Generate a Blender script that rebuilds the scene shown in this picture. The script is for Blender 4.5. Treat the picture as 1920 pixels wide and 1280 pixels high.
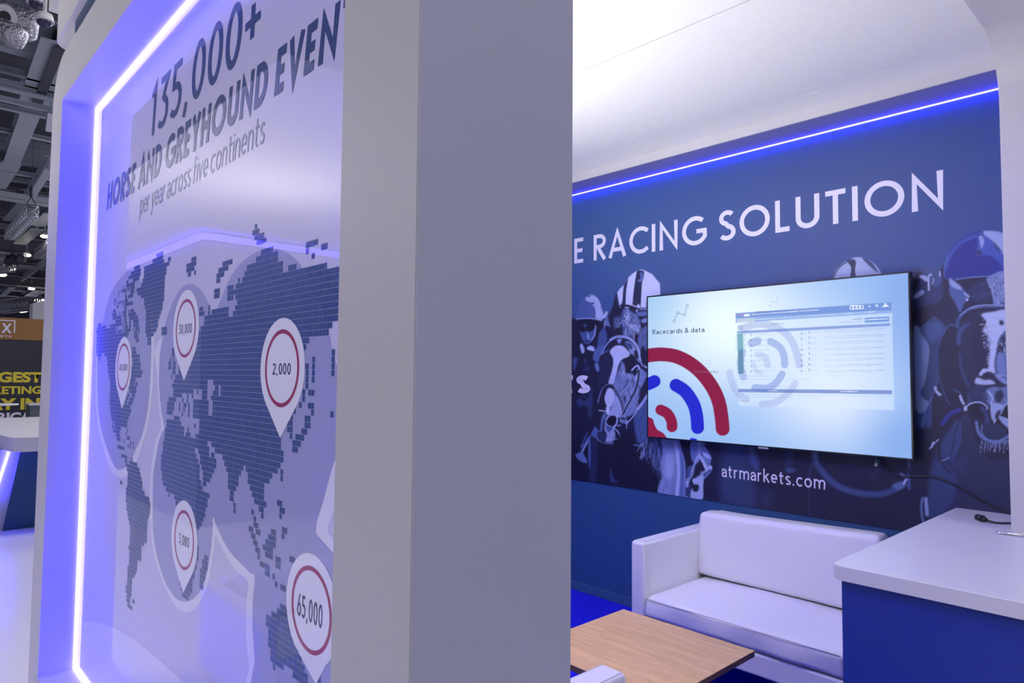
import bpy, bmesh, math, random
import numpy as np
from mathutils import Vector, Matrix
random.seed(7); RNG = np.random.default_rng(11)
SC = bpy.context.scene
COL = SC.collection
for _o in list(bpy.data.objects): bpy.data.objects.remove(_o)

# ------------------------------------------------------------------ camera
F_PX, YAW, PITCH, ROLL, EYE = 1274.48368, 0.816863038, 0.050706919, 0.00841628955, 1.6
def cam_axes():
    cy, sy, cp, sp = math.cos(YAW), math.sin(YAW), math.cos(PITCH), math.sin(PITCH)
    f = np.array([-sy*cp, cy*cp, sp]); r = np.array([cy, sy, 0.]); u = np.cross(r, f)
    c, s = math.cos(ROLL), math.sin(ROLL)
    return c*r+s*u, -s*r+c*u, f
CR, CU, CF = cam_axes()
cam_data = bpy.data.cameras.new('camera'); cam = bpy.data.objects.new('camera', cam_data); COL.objects.link(cam)
cam_data.sensor_width = 36; cam_data.lens = 36*F_PX/1920; cam_data.clip_start = 0.02; cam_data.clip_end = 300
cam.matrix_world = Matrix(((CR[0], CU[0], -CF[0], 0), (CR[1], CU[1], -CF[1], 0), (CR[2], CU[2], -CF[2], EYE), (0, 0, 0, 1)))
SC.camera = cam

# ------------------------------------------------------------------ world, exposure, big lights
W = bpy.data.worlds.new('world'); SC.world = W; W.use_nodes = True
W.node_tree.nodes['Background'].inputs[0].default_value = (0.42, 0.42, 0.60, 1)
W.node_tree.nodes['Background'].inputs[1].default_value = 0.34
SC.view_settings.view_transform = 'Standard'; SC.view_settings.look = 'None'
SC.view_settings.gamma = 1; SC.view_settings.use_curve_mapping = False
SC.view_settings.exposure = 0.0

def area(name, loc, target, size, power, color, size_y=None, spread=None):
    l = bpy.data.lights.new(name, 'AREA'); l.energy = power; l.color = color
    l.shape = 'RECTANGLE'; l.size = size; l.size_y = size_y or size
    if spread: l.spread = spread
    o = bpy.data.objects.new(name, l); COL.objects.link(o); o.location = loc
    o.rotation_euler = (Vector(target)-Vector(loc)).to_track_quat('-Z', 'Y').to_euler()
    return o
# high-bay lighting of the exhibition hall, reaching the stand over its open sides
area('hall_floodlight', (7.5, 2.0, 6.5), (-1.5, 2.8, 1.0), 3.0, 250, (0.88, 0.87, 1.0))
area('hall_floodlight', (-1.2, -5.8, 6.8), (-2.0, 0.7, 1.6), 2.6, 235, (1.0, 0.96, 0.93))
area('hall_floodlight', (-14.0, 7.5, 8.6), (-12.0, 4.0, 0.0), 4.0, 500, (0.90, 0.90, 1.0))
area('hall_floodlight', (-30.0, 15.0, 8.6), (-28.0, 9.0, 0.0), 8.0, 1700, (0.93, 0.94, 1.0))
area('hall_floodlight', (-7.5, 4.6, 7.5), (-6.0, 1.2, 0.0), 2.0, 330, (1.0, 0.97, 1.0))
# unseen uplights added to brighten the ceiling, behind the end of the printed wall
area('ceiling_fill', (-2.9, 1.5, 1.5), (-2.7, 1.9, 3.075), 0.45, 30, (1.0, 0.99, 0.88), spread=2.2)
area('ceiling_fill', (-1.6, 1.32, 1.2), (-1.3, 2.4, 3.075), 0.3, 11, (1.0, 0.99, 0.88), spread=2.2)

# unseen fill light added to brighten the sofa, hidden behind the printed wall
area('room_fill', (-2.2, 1.6, 3.06), (-1.9, 2.8, 0.4), 0.5, 27, (1.0, 0.97, 1.0))

# ------------------------------------------------------------------ helpers
def at(px, py, Y=None, X=None, Z=None):
    """point of the photograph dropped onto the plane it lies in"""
    d = CF + CR*(px-960)/F_PX - CU*(py-640)/F_PX
    t = Y/d[1] if Y is not None else X/d[0] if X is not None else (Z-EYE)/d[2]
    p = d*t; return Vector((p[0], p[1], p[2]+EYE))

def tag(o, label=None, cat=None, group=None, kind=None):
    if label: o['label'] = label
    if cat: o['category'] = cat
    if group: o['group'] = group
    if kind: o['kind'] = kind
    return o
def empty(name, loc=(0, 0, 0), rz=0.0):
    o = bpy.data.objects.new(name, None); COL.objects.link(o); o.location = loc; o.rotation_euler = (0, 0, rz)
    o.empty_display_size = .1
    return o
def link(name, me, mats, parent=None):
    o = bpy.data.objects.new(name, me); COL.objects.link(o)
    for m in (mats if isinstance(mats, (list, tuple)) else [mats]): me.materials.append(m)
    if parent is not None: o.parent = parent
    return o
def copy_tree(o, parent=None):
    c = o.copy(); COL.objects.link(c)
    if parent is not None: c.parent = parent
    for ch in list(o.children): copy_tree(ch, c)
    return c

class MB:
    def __init__(s): s.bm = bmesh.new()
    def box(s, x0, x1, y0, y1, z0, z1, bev=0.0, seg=2, mat=0, rot=None, piv=None):
        r = bmesh.ops.create_cube(s.bm, size=1.0); vs = r['verts']
        for v in vs:
            v.co = Vector((x0+(v.co.x+.5)*(x1-x0), y0+(v.co.y+.5)*(y1-y0), z0+(v.co.z+.5)*(z1-z0)))
        fs = list({f for v in vs for f in v.link_faces})
        if bev > 0:
            es = list({e for v in vs for e in v.link_edges})
            rr = bmesh.ops.bevel(s.bm, geom=es, offset=bev, segments=seg, affect='EDGES', profile=.5, clamp_overlap=True)
            fs = list(set(rr['faces']) | {f for f in fs if f.is_valid}); vs = list({v for f in fs for v in f.verts})
        for f in fs: f.material_index = mat; f.smooth = bev > 0
        if rot is not None: bmesh.ops.rotate(s.bm, verts=vs, cent=piv or (0, 0, 0), matrix=rot)
        return s
    def prism(s, pts, a, b, axis='z', mat=0, smooth=False):
        """closed outline pts (2D) pushed from a to b along an axis"""
        def P(u, v, w): return {'z': (u, v, w), 'y': (u, w, v), 'x': (w, u, v)}[axis]
        A = [s.bm.verts.new(P(u, v, a)) for u, v in pts]; B = [s.bm.verts.new(P(u, v, b)) for u, v in pts]
        n = len(pts); fs = []
        for i in range(n):
            f = s.bm.faces.new((A[i], A[(i+1) % n], B[(i+1) % n], B[i])); f.smooth = smooth; fs.append(f)
        fs += [s.bm.faces.new(A[::-1]), s.bm.faces.new(B)]
        for f in fs: f.material_index = mat
        bmesh.ops.recalc_face_normals(s.bm, faces=fs)
        return s
    def cyl(s, p, q, r, r2=None, seg=16, mat=0, cap=True):
        p = Vector(p); q = Vector(q); d = q-p
        M = Matrix.Translation((p+q)/2) @ d.to_track_quat('Z', 'Y').to_matrix().to_4x4()
        rr = bmesh.ops.create_cone(s.bm, cap_ends=cap, segments=seg, radius1=r, radius2=r if r2 is None else r2, depth=d.length, matrix=M)
        for f in {f for v in rr['verts'] for f in v.link_faces}: f.material_index = mat; f.smooth = len(f.verts) == 4
        return s
    def sph(s, c, r, sc=(1, 1, 1), mat=0, u=20, v=12):
        rr = bmesh.ops.create_uvsphere(s.bm, u_segments=u, v_segments=v, radius=r, matrix=Matrix.Translation(c) @ Matrix.Diagonal((*sc, 1)))
        for f in {f for v in rr['verts'] for f in v.link_faces}: f.material_index = mat; f.smooth = True
        return s
    def tube(s, pts, r, seg=8, mat=0):
        pts = [Vector(p) for p in pts]; rings = []
        for i, p in enumerate(pts):
            d = (pts[min(i+1, len(pts)-1)]-pts[max(i-1, 0)]).normalized()
            a = d.orthogonal().normalized() if i == 0 else (pa - d*pa.dot(d)).normalized()
            pa = a; b = d.cross(a)
            rr = r[i] if isinstance(r, (list, tuple)) else r
            rings.append([s.bm.verts.new(p+(a*math.cos(t)+b*math.sin(t))*rr) for t in [2*math.pi*k/seg for k in range(seg)]])
        for A, B in zip(rings, rings[1:]):
            for k in range(seg):
                f = s.bm.faces.new((A[k], A[(k+1) % seg], B[(k+1) % seg], B[k])); f.smooth = True; f.material_index = mat
        for R_ in (rings[0][::-1], rings[-1]): s.bm.faces.new(R_).material_index = mat
        return s
    def poly(s, pts, mat=0):
        f = s.bm.faces.new([s.bm.verts.new(p) for p in pts]); f.material_index = mat; return f
    def me(s, name):
        m = bpy.data.meshes.new(name); s.bm.to_mesh(m); s.bm.free(); return m
    def build(s, name, mats, parent=None, kind=None):
        o = link(name, s.me(name), mats, parent)
        if kind: o['kind'] = kind
        return o

def mesh_from(name, verts, faces, mats, parent=None):
    me = bpy.data.meshes.new(name); me.from_pydata([tuple(v) for v in verts], [], faces); me.update()
    return link(name, me, mats, parent)

def spline(pts, n=8, closed=True):
    """Catmull-Rom through 2D points"""
    P = np.array(pts, float); N = len(P); out = []
    for i in range(N if closed else N-1):
        p0, p1, p2, p3 = [P[(i+k) % N] if closed else P[min(max(i+k, 0), N-1)] for k in (-1, 0, 1, 2)]
        for t in np.arange(n)/n:
            out.append(.5*((2*p1)+(-p0+p2)*t+(2*p0-5*p1+4*p2-p3)*t*t+(-p0+3*p1-3*p2+p3)*t**3))
    if not closed: out.append(P[-1])
    return np.array(out)

# ------------------------------------------------------------------ materials
def lin(c): return tuple(((v/255)/12.92 if v <= 10 else (((v/255)+.055)/1.055)**2.4) for v in c)
def mat(name, color, rough=.5, metal=0.0, coat=0.0, coat_rough=.03, emit=None, emit_s=0.0, noise=0.0, nscale=8.0, bump=0.0, bscale=60.0, spec=.5, trans=0.0):
    m = bpy.data.materials.new(name); m.use_nodes = True; nt = m.node_tree; b = nt.nodes['Principled BSDF']
    b.inputs['Base Color'].default_value = (*color, 1); b.inputs['Roughness'].default_value = rough
    b.inputs['Metallic'].default_value = metal; b.inputs['Coat Weight'].default_value = coat
    b.inputs['Coat Roughness'].default_value = coat_rough; b.inputs['Specular IOR Level'].default_value = spec
    if emit: b.inputs['Emission Color'].default_value = (*emit, 1); b.inputs['Emission Strength'].default_value = emit_s
    tc = nt.nodes.new('ShaderNodeTexCoord')
    if noise > 0:
        n = nt.nodes.new('ShaderNodeTexNoise'); n.inputs['Scale'].default_value = nscale; n.inputs['Detail'].default_value = 4
        r = nt.nodes.new('ShaderNodeMixRGB'); r.blend_type = 'MIX'
        r.inputs['Color1'].default_value = (*[v*(1-noise) for v in color], 1); r.inputs['Color2'].default_value = (*[min(1, v*(1+noise)) for v in color], 1)
        nt.links.new(tc.outputs['Object'], n.inputs['Vector']); nt.links.new(n.outputs['Fac'], r.inputs['Fac']); nt.links.new(r.outputs['Color'], b.inputs['Base Color'])
    if bump > 0:
        n2 = nt.nodes.new('ShaderNodeTexNoise'); n2.inputs['Scale'].default_value = bscale; n2.inputs['Detail'].default_value = 3
        bp = nt.nodes.new('ShaderNodeBump'); bp.inputs['Strength'].default_value = bump; bp.inputs['Distance'].default_value = .06 if 'foil' in name else .002
        nt.links.new(tc.outputs['Object'], n2.inputs['Vector']); nt.links.new(n2.outputs['Fac'], bp.inputs['Height']); nt.links.new(bp.outputs['Normal'], b.inputs['Normal'])
    return m
def vcol_mat(name, rough=.5, emission=False, strength=1.0, coat=0.0):
    m = bpy.data.materials.new(name); m.use_nodes = True; nt = m.node_tree; b = nt.nodes['Principled BSDF']
    a = nt.nodes.new('ShaderNodeAttribute'); a.attribute_name = 'ink'
    b.inputs['Roughness'].default_value = rough; b.inputs['Coat Weight'].default_value = coat
    if emission:
        b.inputs['Specular IOR Level'].default_value = .12
        b.inputs['Base Color'].default_value = (.01, .01, .012, 1)
        nt.links.new(a.outputs['Color'], b.inputs['Emission Color']); b.inputs['Emission Strength'].default_value = strength
    else: nt.links.new(a.outputs['Color'], b.inputs['Base Color'])
    return m

M = {}
M['laminate'] = mat('white_laminate', (.60, .585, .60), .42, noise=.03, nscale=1.5, bump=.05, bscale=300)
M['frame'] = mat('grey_white_laminate', (.57, .56, .56), .42, noise=.03, nscale=1.5, bump=.05, bscale=300)
M['led_room'] = mat('violet_led_tape', (.8, .8, 1), .4, emit=(.16, .11, 1.0), emit_s=115.0)
M['seam'] = mat('grey_joint_strip', (.30, .30, .38), .6)
M['soffit'] = mat('shade_tinted_soffit', (.22, .22, .40), .5)  # white underside; its shade and blue light are put into this colour
M['laminate2'] = mat('white_laminate_worktop', (.66, .65, .68), .33, noise=.02, nscale=2)
M['fabric_white'] = mat('white_ceiling_fabric', (.80, .79, .80), .9, noise=.03, nscale=40, bump=.4, bscale=220)
M['leather'] = mat('white_leatherette', (.80, .79, .82), .42, noise=.02, nscale=3, bump=.12, bscale=240)
M['stitch'] = mat('white_piping', (.62, .61, .66), .5)
M['blue_wall'] = mat('blue_wall_paint', (.030, .092, .22), .55, noise=.04, nscale=2)
M['blue_counter'] = mat('blue_counter_laminate', (.010, .036, .27), .40)
M['skirting'] = mat('blue_grey_skirting', (.05, .13, .24), .4)
M['carpet'] = mat('royal_blue_carpet', (.004, .005, .70), .95, noise=.25, nscale=180, bump=.6, bscale=500)
M['floor'] = mat('pale_grey_vinyl_floor', (.62, .61, .70), .32, noise=.05, nscale=1.2)
M['dark'] = mat('black_plastic', (.012, .012, .016), .35)
M['bezel'] = mat('black_gloss_bezel', (.015, .015, .02), .2)
M['chrome'] = mat('chrome', (.75, .75, .78), .15, metal=1)
M['foil'] = mat('silver_foil', (.46, .45, .50), .42, metal=.8, noise=.35, nscale=9, bump=1.0, bscale=16)
M['steel'] = mat('painted_steel', (.24, .25, .31), .55, noise=.15, nscale=1.0)
M['steel_dark'] = mat('dark_painted_steel', (.075, .075, .10), .6, noise=.2, nscale=1.0)
M['steel_pale'] = mat('pale_painted_steel', (.46, .50, .56), .5, noise=.1, nscale=1.0)
M['alu'] = mat('aluminium', (.60, .62, .68), .35, metal=.6)
M['led'] = mat('blue_led_strip', (.8, .8, 1), .4, emit=(.019, .016, 1.0), emit_s=78.0)
M['led_wall'] = mat('blue_led_tape', (.8, .8, 1), .4, emit=(.014, .011, 1.0), emit_s=95.0)
M['led_far'] = mat('far_blue_led', (.3, .3, .8), .4, emit=(.10, .07, 1.0), emit_s=5.0)
M['lamp'] = mat('warm_lamp_glass', (1, 1, 1), .4, emit=(1.0, .90, .74), emit_s=14.0)
# ------------------------------------------------------------------ the setting
X_END, Y_FRONT, Y_BOARD, Y_INNER = -0.897, 0.63, 0.785, 1.004      # end of the printed wall, its front, the recessed board, its far face
XL, XI0, XI1, ZI0, ZI1, ZT = -4.19, -3.935, -1.146, 0.152, 2.945, 3.19
MB().box(-75, 9, -14, 45, -.1, 0).build('floor', M['floor'], kind='structure')
MB().box(-4.35, -.935, Y_INNER, 3.9, 0, .008).build('carpet', M['carpet'], kind='structure')
tag(bpy.data.objects['carpet'], 'royal blue carpet covering the seating room behind the printed wall', 'carpet')
del bpy.data.objects['carpet']['kind']

# the thick wall whose recessed front carries the world map board
w = MB()
r = .25; arc = [(XL+r-r*math.cos(a), ZT-r+r*math.sin(a)) for a in [math.pi/2*k/10 for k in range(11)]]
w.prism([(XL, 0), *arc, (XI0, ZT), (XI0, 0)], Y_FRONT, Y_BOARD+.015, 'y')
w.box(XI0, XI1, Y_FRONT, Y_BOARD+.015, ZI1, ZT); w.box(XI0, XI1, Y_FRONT, Y_BOARD+.015, 0, ZI0)
w.box(XI1, X_END-.0035, Y_FRONT, Y_BOARD+.015, 0, ZT)
w.prism([(XL, 0), *arc, (X_END-.0035, ZT), (X_END-.0035, 0)], Y_BOARD+.015, Y_INNER, 'y')
w.build('wall_front', M['frame'], kind='structure')
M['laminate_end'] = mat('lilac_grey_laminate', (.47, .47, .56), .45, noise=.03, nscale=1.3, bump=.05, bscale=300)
MB().box(X_END-.0035, X_END, Y_FRONT+.002, Y_INNER, 0, ZT).build('trim_1', M['laminate_end'], kind='structure')
# header riding on top of the printed wall, slightly in front of it, with a rounded end
hr = .12
hp = [(-4.07+hr-hr*math.cos(a), .60+hr-hr*math.sin(a)) for a in [math.pi/2*k/8 for k in range(9)]]
MB().prism([*hp, (X_END, .60), (X_END, 1.0), (-4.07, 1.0)], 3.245, 4.1, 'z').build('trim_2', M['laminate'], kind='structure')
MB().box(-3.68, X_END-.01, .626, .95, ZT, 3.2449).build('trim_3', mat('dark_blue_shadow_gap', (.03, .06, .12), .4), kind='structure')
MB().box(-3.98, -3.68, .65, .95, ZT, 3.2449).build('trim_4', M['laminate'], kind='structure')

# back wall of the seating room, bulkhead, ceiling, side wall
MB().box(-4.35, 1.2, 3.9, 4.02, 0, 3.6).build('wall_back', M['blue_wall'], kind='structure')
MB().box(-4.45, -4.35, Y_INNER, 4.02, 0, 3.6).build('wall_left', M['blue_wall'], kind='structure')
MB().box(-4.35, .3, 3.645, 3.9, 3.004, 3.6).build('trim_5', M['laminate'], kind='structure')
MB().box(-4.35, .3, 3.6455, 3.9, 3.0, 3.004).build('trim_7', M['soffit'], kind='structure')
MB().box(-4.35, .3, 3.888, 3.9, 0.008, .072, bev=.003).build('baseboard_back', M['skirting'], kind='structure')
MB().box(-4.35, X_END, Y_INNER, 2.436, 3.075, 3.10).box(-4.35, -.66, 2.449, 3.645, 3.078, 3.10).prism([(3.46, 3.079), (3.54, 3.073), (3.6449, 3.06), (3.6449, 3.079)], -4.35, -.66, 'x').box(X_END, -.66, Y_INNER, 2.436, 3.075, 3.10).build('ceiling', M['fabric_white'], kind='structure')
MB().box(-4.35, -.66, 2.436, 2.449, 3.084, 3.0995).build('trim_8', M['seam'], kind='structure')
MB().box(-4.45, .0, .63, 4.02, 3.6, 3.66).build('ceiling_lid', M['laminate'], kind='structure').name = 'trim_9'

# rounded arch: column standing on the counter, curving into a beam that runs towards the camera
R1 = .25
ar = [(3.475-R1*1.05+R1*1.05*math.cos(a), 3.03-R1+R1*math.sin(a)) for a in [math.pi/2*k/14 for k in range(15)]]
MB().prism([(3.475, .976), *ar, (.2, 3.03), (.2, 3.5), (3.898, 3.5), (3.898, .976)], -.66, -.20, 'x').build('wall_right', M['laminate'], kind='structure')

# blue LED tape along the top of the back wall
MB().box(-4.3, -.1, 3.882, 3.8935, 2.9955, 2.9995).build('led_tape', M['led_wall'])
tag(bpy.data.objects['led_tape'], 'thin glowing blue LED tape along the top of the horse racing mural', 'light strip')

# bright white and blue light strip running round the recess of the printed wall
w = MB(); t = .011; a, b = Y_BOARD-.015, Y_BOARD-.001
for (x0, x1, z0, z1) in ((XI0, XI0+t, ZI0, ZI1), (XI1-t, XI1, ZI0, ZI1), (XI0+t, XI1-t, ZI1-t, ZI1), (XI0+t, XI1-t, ZI0, ZI0+t)):
    w.box(x0+.0004, x1-.0004, a, b, z0+.0004, z1-.0004, bev=.003)
tag(w.build('led_strip', M['led']), 'bright blue-white LED strip running round the recess of the map wall', 'light strip')

# the same tape on the room side of the printed wall, over the armchair, washing the sofa and counter fronts violet
MB().box(-4.35, X_END, Y_INNER, Y_INNER+.10, 2.98, 3.075).box(-4.35, X_END, Y_INNER+.09, Y_INNER+.10, 2.964, 2.98).build('trim_6', M['laminate'], kind='structure')  # front lip added to keep the tape's light off the ceiling
tag(MB().box(-4.2, X_END-.02, Y_INNER+.02, Y_INNER+.04, 2.965, 2.98).build('led_tape', M['led_room']), 'violet LED tape under the ceiling on the room side of the printed wall', 'light strip')
# ------------------------------------------------------------------ printed board with the world map
def gloss(name, c, r=.45): return mat(name, c, r, coat=1.0, coat_rough=.012)
M['p_white'] = gloss('gloss_print_white', (.66, .64, .84)); M['p_blob'] = gloss('gloss_print_shade', (.38, .39, .64))
M['p_edge'] = gloss('gloss_print_outline', (.86, .85, .95)); M['p_navy'] = gloss('gloss_print_navy', (.018, .070, .22))
M['p_pin'] = gloss('gloss_print_pin', (.90, .90, .97)); M['p_red'] = gloss('gloss_print_red', (.36, .010, .055))
M['p_text'] = gloss('gloss_print_text', (.035, .075, .20)); M['p_num'] = gloss('gloss_print_number', (.012, .025, .10)); M['p_grey'] = gloss('gloss_print_grey_text', (.20, .22, .36))
board = empty('printed_wall_panel', ((XI0+XI1)/2, Y_BOARD, ZI0))
tag(board, 'tall glossy white wall graphic with a world map and red ringed pins', 'wall graphic')
BOFF = Vector(board.location)
def bchild(o): o.parent = board; o.location = -BOFF; return o
bchild(MB().box(XI0+.001, XI1-.001, Y_BOARD, Y_BOARD+.014, ZI0+.001, ZI1-.001).build('board', M['p_white']))
CX0, CX1, CZ0, CZ1 = XI0+.014, XI1-.014, ZI0+.014, ZI1-.014
def clip_poly(P):
    """cut an outline to the board's visible face (Sutherland-Hodgman)"""
    for ax, lim, sg in ((0, CX0, 1), (0, CX1, -1), (1, CZ0, 1), (1, CZ1, -1)):
        out = []
        for i in range(len(P)):
            a, b = P[i-1], P[i]; da, db = (a[ax]-lim)*sg, (b[ax]-lim)*sg
            if (da >= 0) != (db >= 0): t = da/(da-db); out.append((a[0]+(b[0]-a[0])*t, a[1]+(b[1]-a[1])*t))
            if db >= 0: out.append(tuple(b))
        P = out
        if len(P) < 3: return []
    return P
def on_board(pts): return [(lambda v: (v.x, v.z))(at(x, y, Y=Y_BOARD)) for x, y in pts]
def tess(bm, P, y, mat=0):
    P = [p for i, p in enumerate(P) if abs(p[0]-P[i-1][0])+abs(p[1]-P[i-1][1]) > 1e-6]
    if len(P) < 3: return
    from mathutils.geometry import tessellate_polygon
    V = [Vector((p[0], y, p[1])) for p in P]; vs = [bm.verts.new(v) for v in V]
    for t in tessellate_polygon([V]):
        try:
            f = bm.faces.new([vs[i] for i in t]); f.material_index = mat
            f.normal_update()
            if f.normal.y > 0: f.normal_flip()
        except ValueError: pass
def flat(name, polys, depth, m, parent_fn=bchild, clip=True):
    b = MB()
    for P in polys:
        P = clip_poly(P) if clip else P
        if P: tess(b.bm, P, Y_BOARD-depth)
    return parent_fn(b.build(name, m))
# shaded regions with light outlines, traced from the print
usa_in = [(240,508),(225,522),(214,538),(205.5,556),(196,590),(189,625),(184,670),(183,720),(185,770),(189.4,800),(195,823),(203.4,847),(211.7,868),(218.7,878),(227,879.7),(237.4,874),(246,862),(251,850),(266.3,815),(276.7,770),(281,724),(283,680),(284,640),(281,600),(275,560),(265,530),(253,513)]
usa_out = [(250,560),(190,620),(180,690),(180,760),(185,805),(193,837),(201,864.5),(210.5,884.4),(218.7,892.6),(227,894.6),(238.6,891.4),(252,872),(264,846),(275,806),(283,760),(287,720),(288.5,680),(289,640),(286,600)]
bcd_in = [(299,690),(300,665),(304,640),(312,600),(325,565),(340,540),(356.6,532),(372,540),(383,554),(393,574),(401,592),(410,571),(418,552),(430,524),(450,495),(480,473),(516.5,466),(545,478),(568,502),(585,530),(600,565),(616.5,620),(622,651),(640,720),(640,820),(622,880),(606,940),(595,975),(593,992),(596,1004),(640,1075),(650,1300),(480,1300),(478,1240),(474,1180),(474,1130),(478,1082),(470,1074),(452,1056),(433,1036),(420,1015),(409,992),(403.5,978),(401,968),(398,975),(398.8,980),(397,1015),(392.5,1050),(387,1078),(378.5,1101),(370,1115),(358.8,1124.9),(347.5,1127.4),(336,1124.9),(325,1115),(312.3,1095.3),(302.5,1070),(294,1039),(288.4,1008),(286.6,980),(286.6,956),(287,909),(287.8,886),(291.7,862.5),(297.2,831),(303.4,812.5),(308.4,800),(303.4,776),(300.3,745),(298.4,720)]
bcd_out = [(392,600),(296,640),(294.5,700),(297,745),(299.5,776),(302.5,800),(292.5,823.4),(285.5,862.5),(282.3,893.8),(280.8,940),(281.6,972),(282.8,980),(284.2,1008),(288.4,1036),(297,1067),(308,1096.7),(320.8,1123.5),(333.4,1140),(347.5,1147),(360,1144.5),(372.8,1132),(384,1110.8),(392.5,1085.5),(398.8,1050),(403,1019),(404.5,1003),(408,1010),(418,1030),(431,1053),(445.5,1072),(465,1091),(462.5,1125),(461,1180),(463.5,1215),(468,1251),(471,1290),(640,1300),(640,1053),(625,1010),(615,996),(625,960),(640,930),(640,700),(560,600)]
def smooth_board(p, n=5): return [tuple(v) for v in spline(on_board(p), n)]
flat('outline_print', [smooth_board(usa_out)], .0003, M['p_edge'])
flat('outline_print', [smooth_board(bcd_out, 3)], .0003, M['p_edge'])
flat('region_shade', [smooth_board(usa_in)], .0006, M['p_blob'])
flat('region_shade', [smooth_board(bcd_in, 3)], .0006, M['p_blob'])
flat('foot_curve', [smooth_board([(150,1300),(155,1180),(162,1165),(180,1166),(205,1173),(240,1191),(270,1213),(310,1247),(350,1285),(365,1310),(250,1330)], 4)], .0004, M['p_edge'])
# the land as little square tiles
MAP = """13
-80,5;-99,5 -83,8;-102,9 -90,16 -71,2 -22,1;-104,11 -90,20 -23,3;-106,2 -100,6 -90,18 -55,3 -22,4;-109,1 -106,8 -91,19 -58,6 -21,4;-114,1 -111,5 -105,2 -102,4 -92,19 -58,5;-114,1 -107,1 -102,4 -96,23 -57,2 -53,1 -37,5 -19,5;-118,2 -107,2 -104,5 -95,22 -39,5 -21,9 -2,4;-118,1 -115,1 -113,2 -110,2 -107,3 -92,19 -40,4 -25,13 -2,1 3,2;-115,2 -109,1 -107,8 -89,16 -40,2 -26,16 0,1;-119,3 -107,2 -89,16 -29,1 -27,17 -8,3;-120,5 -112,1 -109,4 -103,1 -101,3 -88,14 -41,3 -34,3 -30,35;-119,9 -108,3 -103,7 -87,13 -41,3 -34,43;-136,4 -116,7 -107,2 -102,8 -87,12 -34,3 -30,39;-137,11 -122,13 -108,1 -106,2 -102,2 -98,5 -87,11 -49,2 -44,1 -29,38;-138,23 -114,1 -108,1 -106,3 -102,2 -98,5 -87,10 -49,3 -44,1 -42,9 -30,39;-137,23 -113,4 -108,1 -106,6 -98,1 -96,4 -87,10 -46,13 -31,40;-137,35 -97,3 -93,1 -87,9 -74,4 -46,55;-137,34 -97,4 -86,6 -74,4 -48,57;-137,27 -95,3 -85,3 -49,58;-137,25 -85,3 -50,57;-137,24 -98,3 -51,57;-136,6 -127,14 -98,4 -66,2 -51,51;-134,2 -124,11 -98,7 -66,2 -52,51;-134,1 -123,10 -97,6 -67,1 -65,1 -52,50 7,1;-123,10 -97,7 -68,2 -65,2 -53,51 1,1 7,1;-122,9 -98,8 -68,2 -65,2 -61,1 -56,56 1,1 7,1;-122,9 -98,10 -65,2 -61,59 -1,1 1,1 7,1;-121,9 -98,9 -66,1 -63,61 -1,1 1,1;-120,8 -99,5 -64,21 -40,38 -1,1;-119,7 -99,4 -94,2 -65,22 -39,2 -36,33 -2,1 0,2;-119,8 -100,7 -64,13 -49,1 -46,3 -40,3 -36,33 -2,1;-119,9 -99,6 -64,6 -55,1 -52,1 -46,3 -41,37 -3,1 0,2;-119,10 -101,2 -97,3 -67,5 -58,1 -55,1 -51,9 -40,36 1,1 7,1;-119,11 -102,2 -99,4 -68,5 -60,1 -57,2 -54,1 -51,9 -40,35 -1,2;-119,11 -103,2 -100,4 -68,5 -60,1 -57,1 -54,1 -51,9 -40,35 -1,2;-119,12 -105,7 -68,4 -58,1 -54,1 -51,43 -7,2 -2,2;-118,21 -63,4 -47,38 -6,1 -4,3;-118,20 -68,10 -50,1 -47,38 -5,3;-117,18 -68,12 -54,1 -47,38 -5,2;-116,16 -69,13 -55,3 -49,41;-115,1 -113,13 -69,27 -40,32;-115,2 -112,6 -100,1 -69,28 -38,29;-114,7 -101,1 -70,21 -47,6 -40,2 -34,24 -9,1;-111,4 -100,3 -70,22 -46,9 -33,9 -23,11 -9,1;-110,4 -103,1 -97,1 -95,1 -70,23 -46,9 -32,7 -22,9;-99,1 -97,1 -94,1 -71,25 -45,7 -31,5 -22,7;-109,7 -71,25 -44,5 -31,5 -21,6;-71,25 -44,4 -31,4 -20,5 -10,2;-105,6 -95,1 -71,26 -44,2 -30,2 -19,5 -9,2;-101,2 -97,7 -70,26 -30,2 -17,2 -9,1;-100,12 -70,30 -28,1 -20,1 -16,1;-99,12 -69,28 -28,1 -19,1 -8,2;-98,12 -67,26 -19,2 -12,2 -8,1;-98,13 -65,1 -61,19 -21,2 -18,2 -13,3;-98,13 -60,18 -20,2 -14,4;-105,2 -98,15 -59,16 -19,2 -15,4 -5,2;-99,20 -59,15 -18,2 -14,3 -10,2;-99,21 -58,13 -17,1 -10,2;-99,21 -58,12 -16,4;-99,21 -60,14 -14,2 -11,1;-98,19 -59,13 -10,1 -8,2;-98,18 -58,13;-97,17 -57,12 -42,2;-96,16 -56,11 -43,3 -8,3;-95,15 -55,9 -43,3 -9,5;-94,14 -54,8 -44,3 -11,7;-94,14 -55,8 -44,3 -13,10;-94,12 -55,8 -44,2 -13,11;-94,10 -56,8 -44,2 -12,11;-94,10 -56,8 -12,12;-95,11 -56,8 -12,13 5,1;-94,10 -55,6 -11,13 4,2;-94,7 -54,4 -11,5 -3,8;-94,7 -10,1 1,1;-94,7;-95,7;-95,6;-95,4;-95,4;-95,4;-96,5;-96,5;-95,3 -90,2;-95,3;-94,4"""
top, body = MAP.split('\n'); j = int(top); b = MB(); PT = .0161; G = .00155
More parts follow.
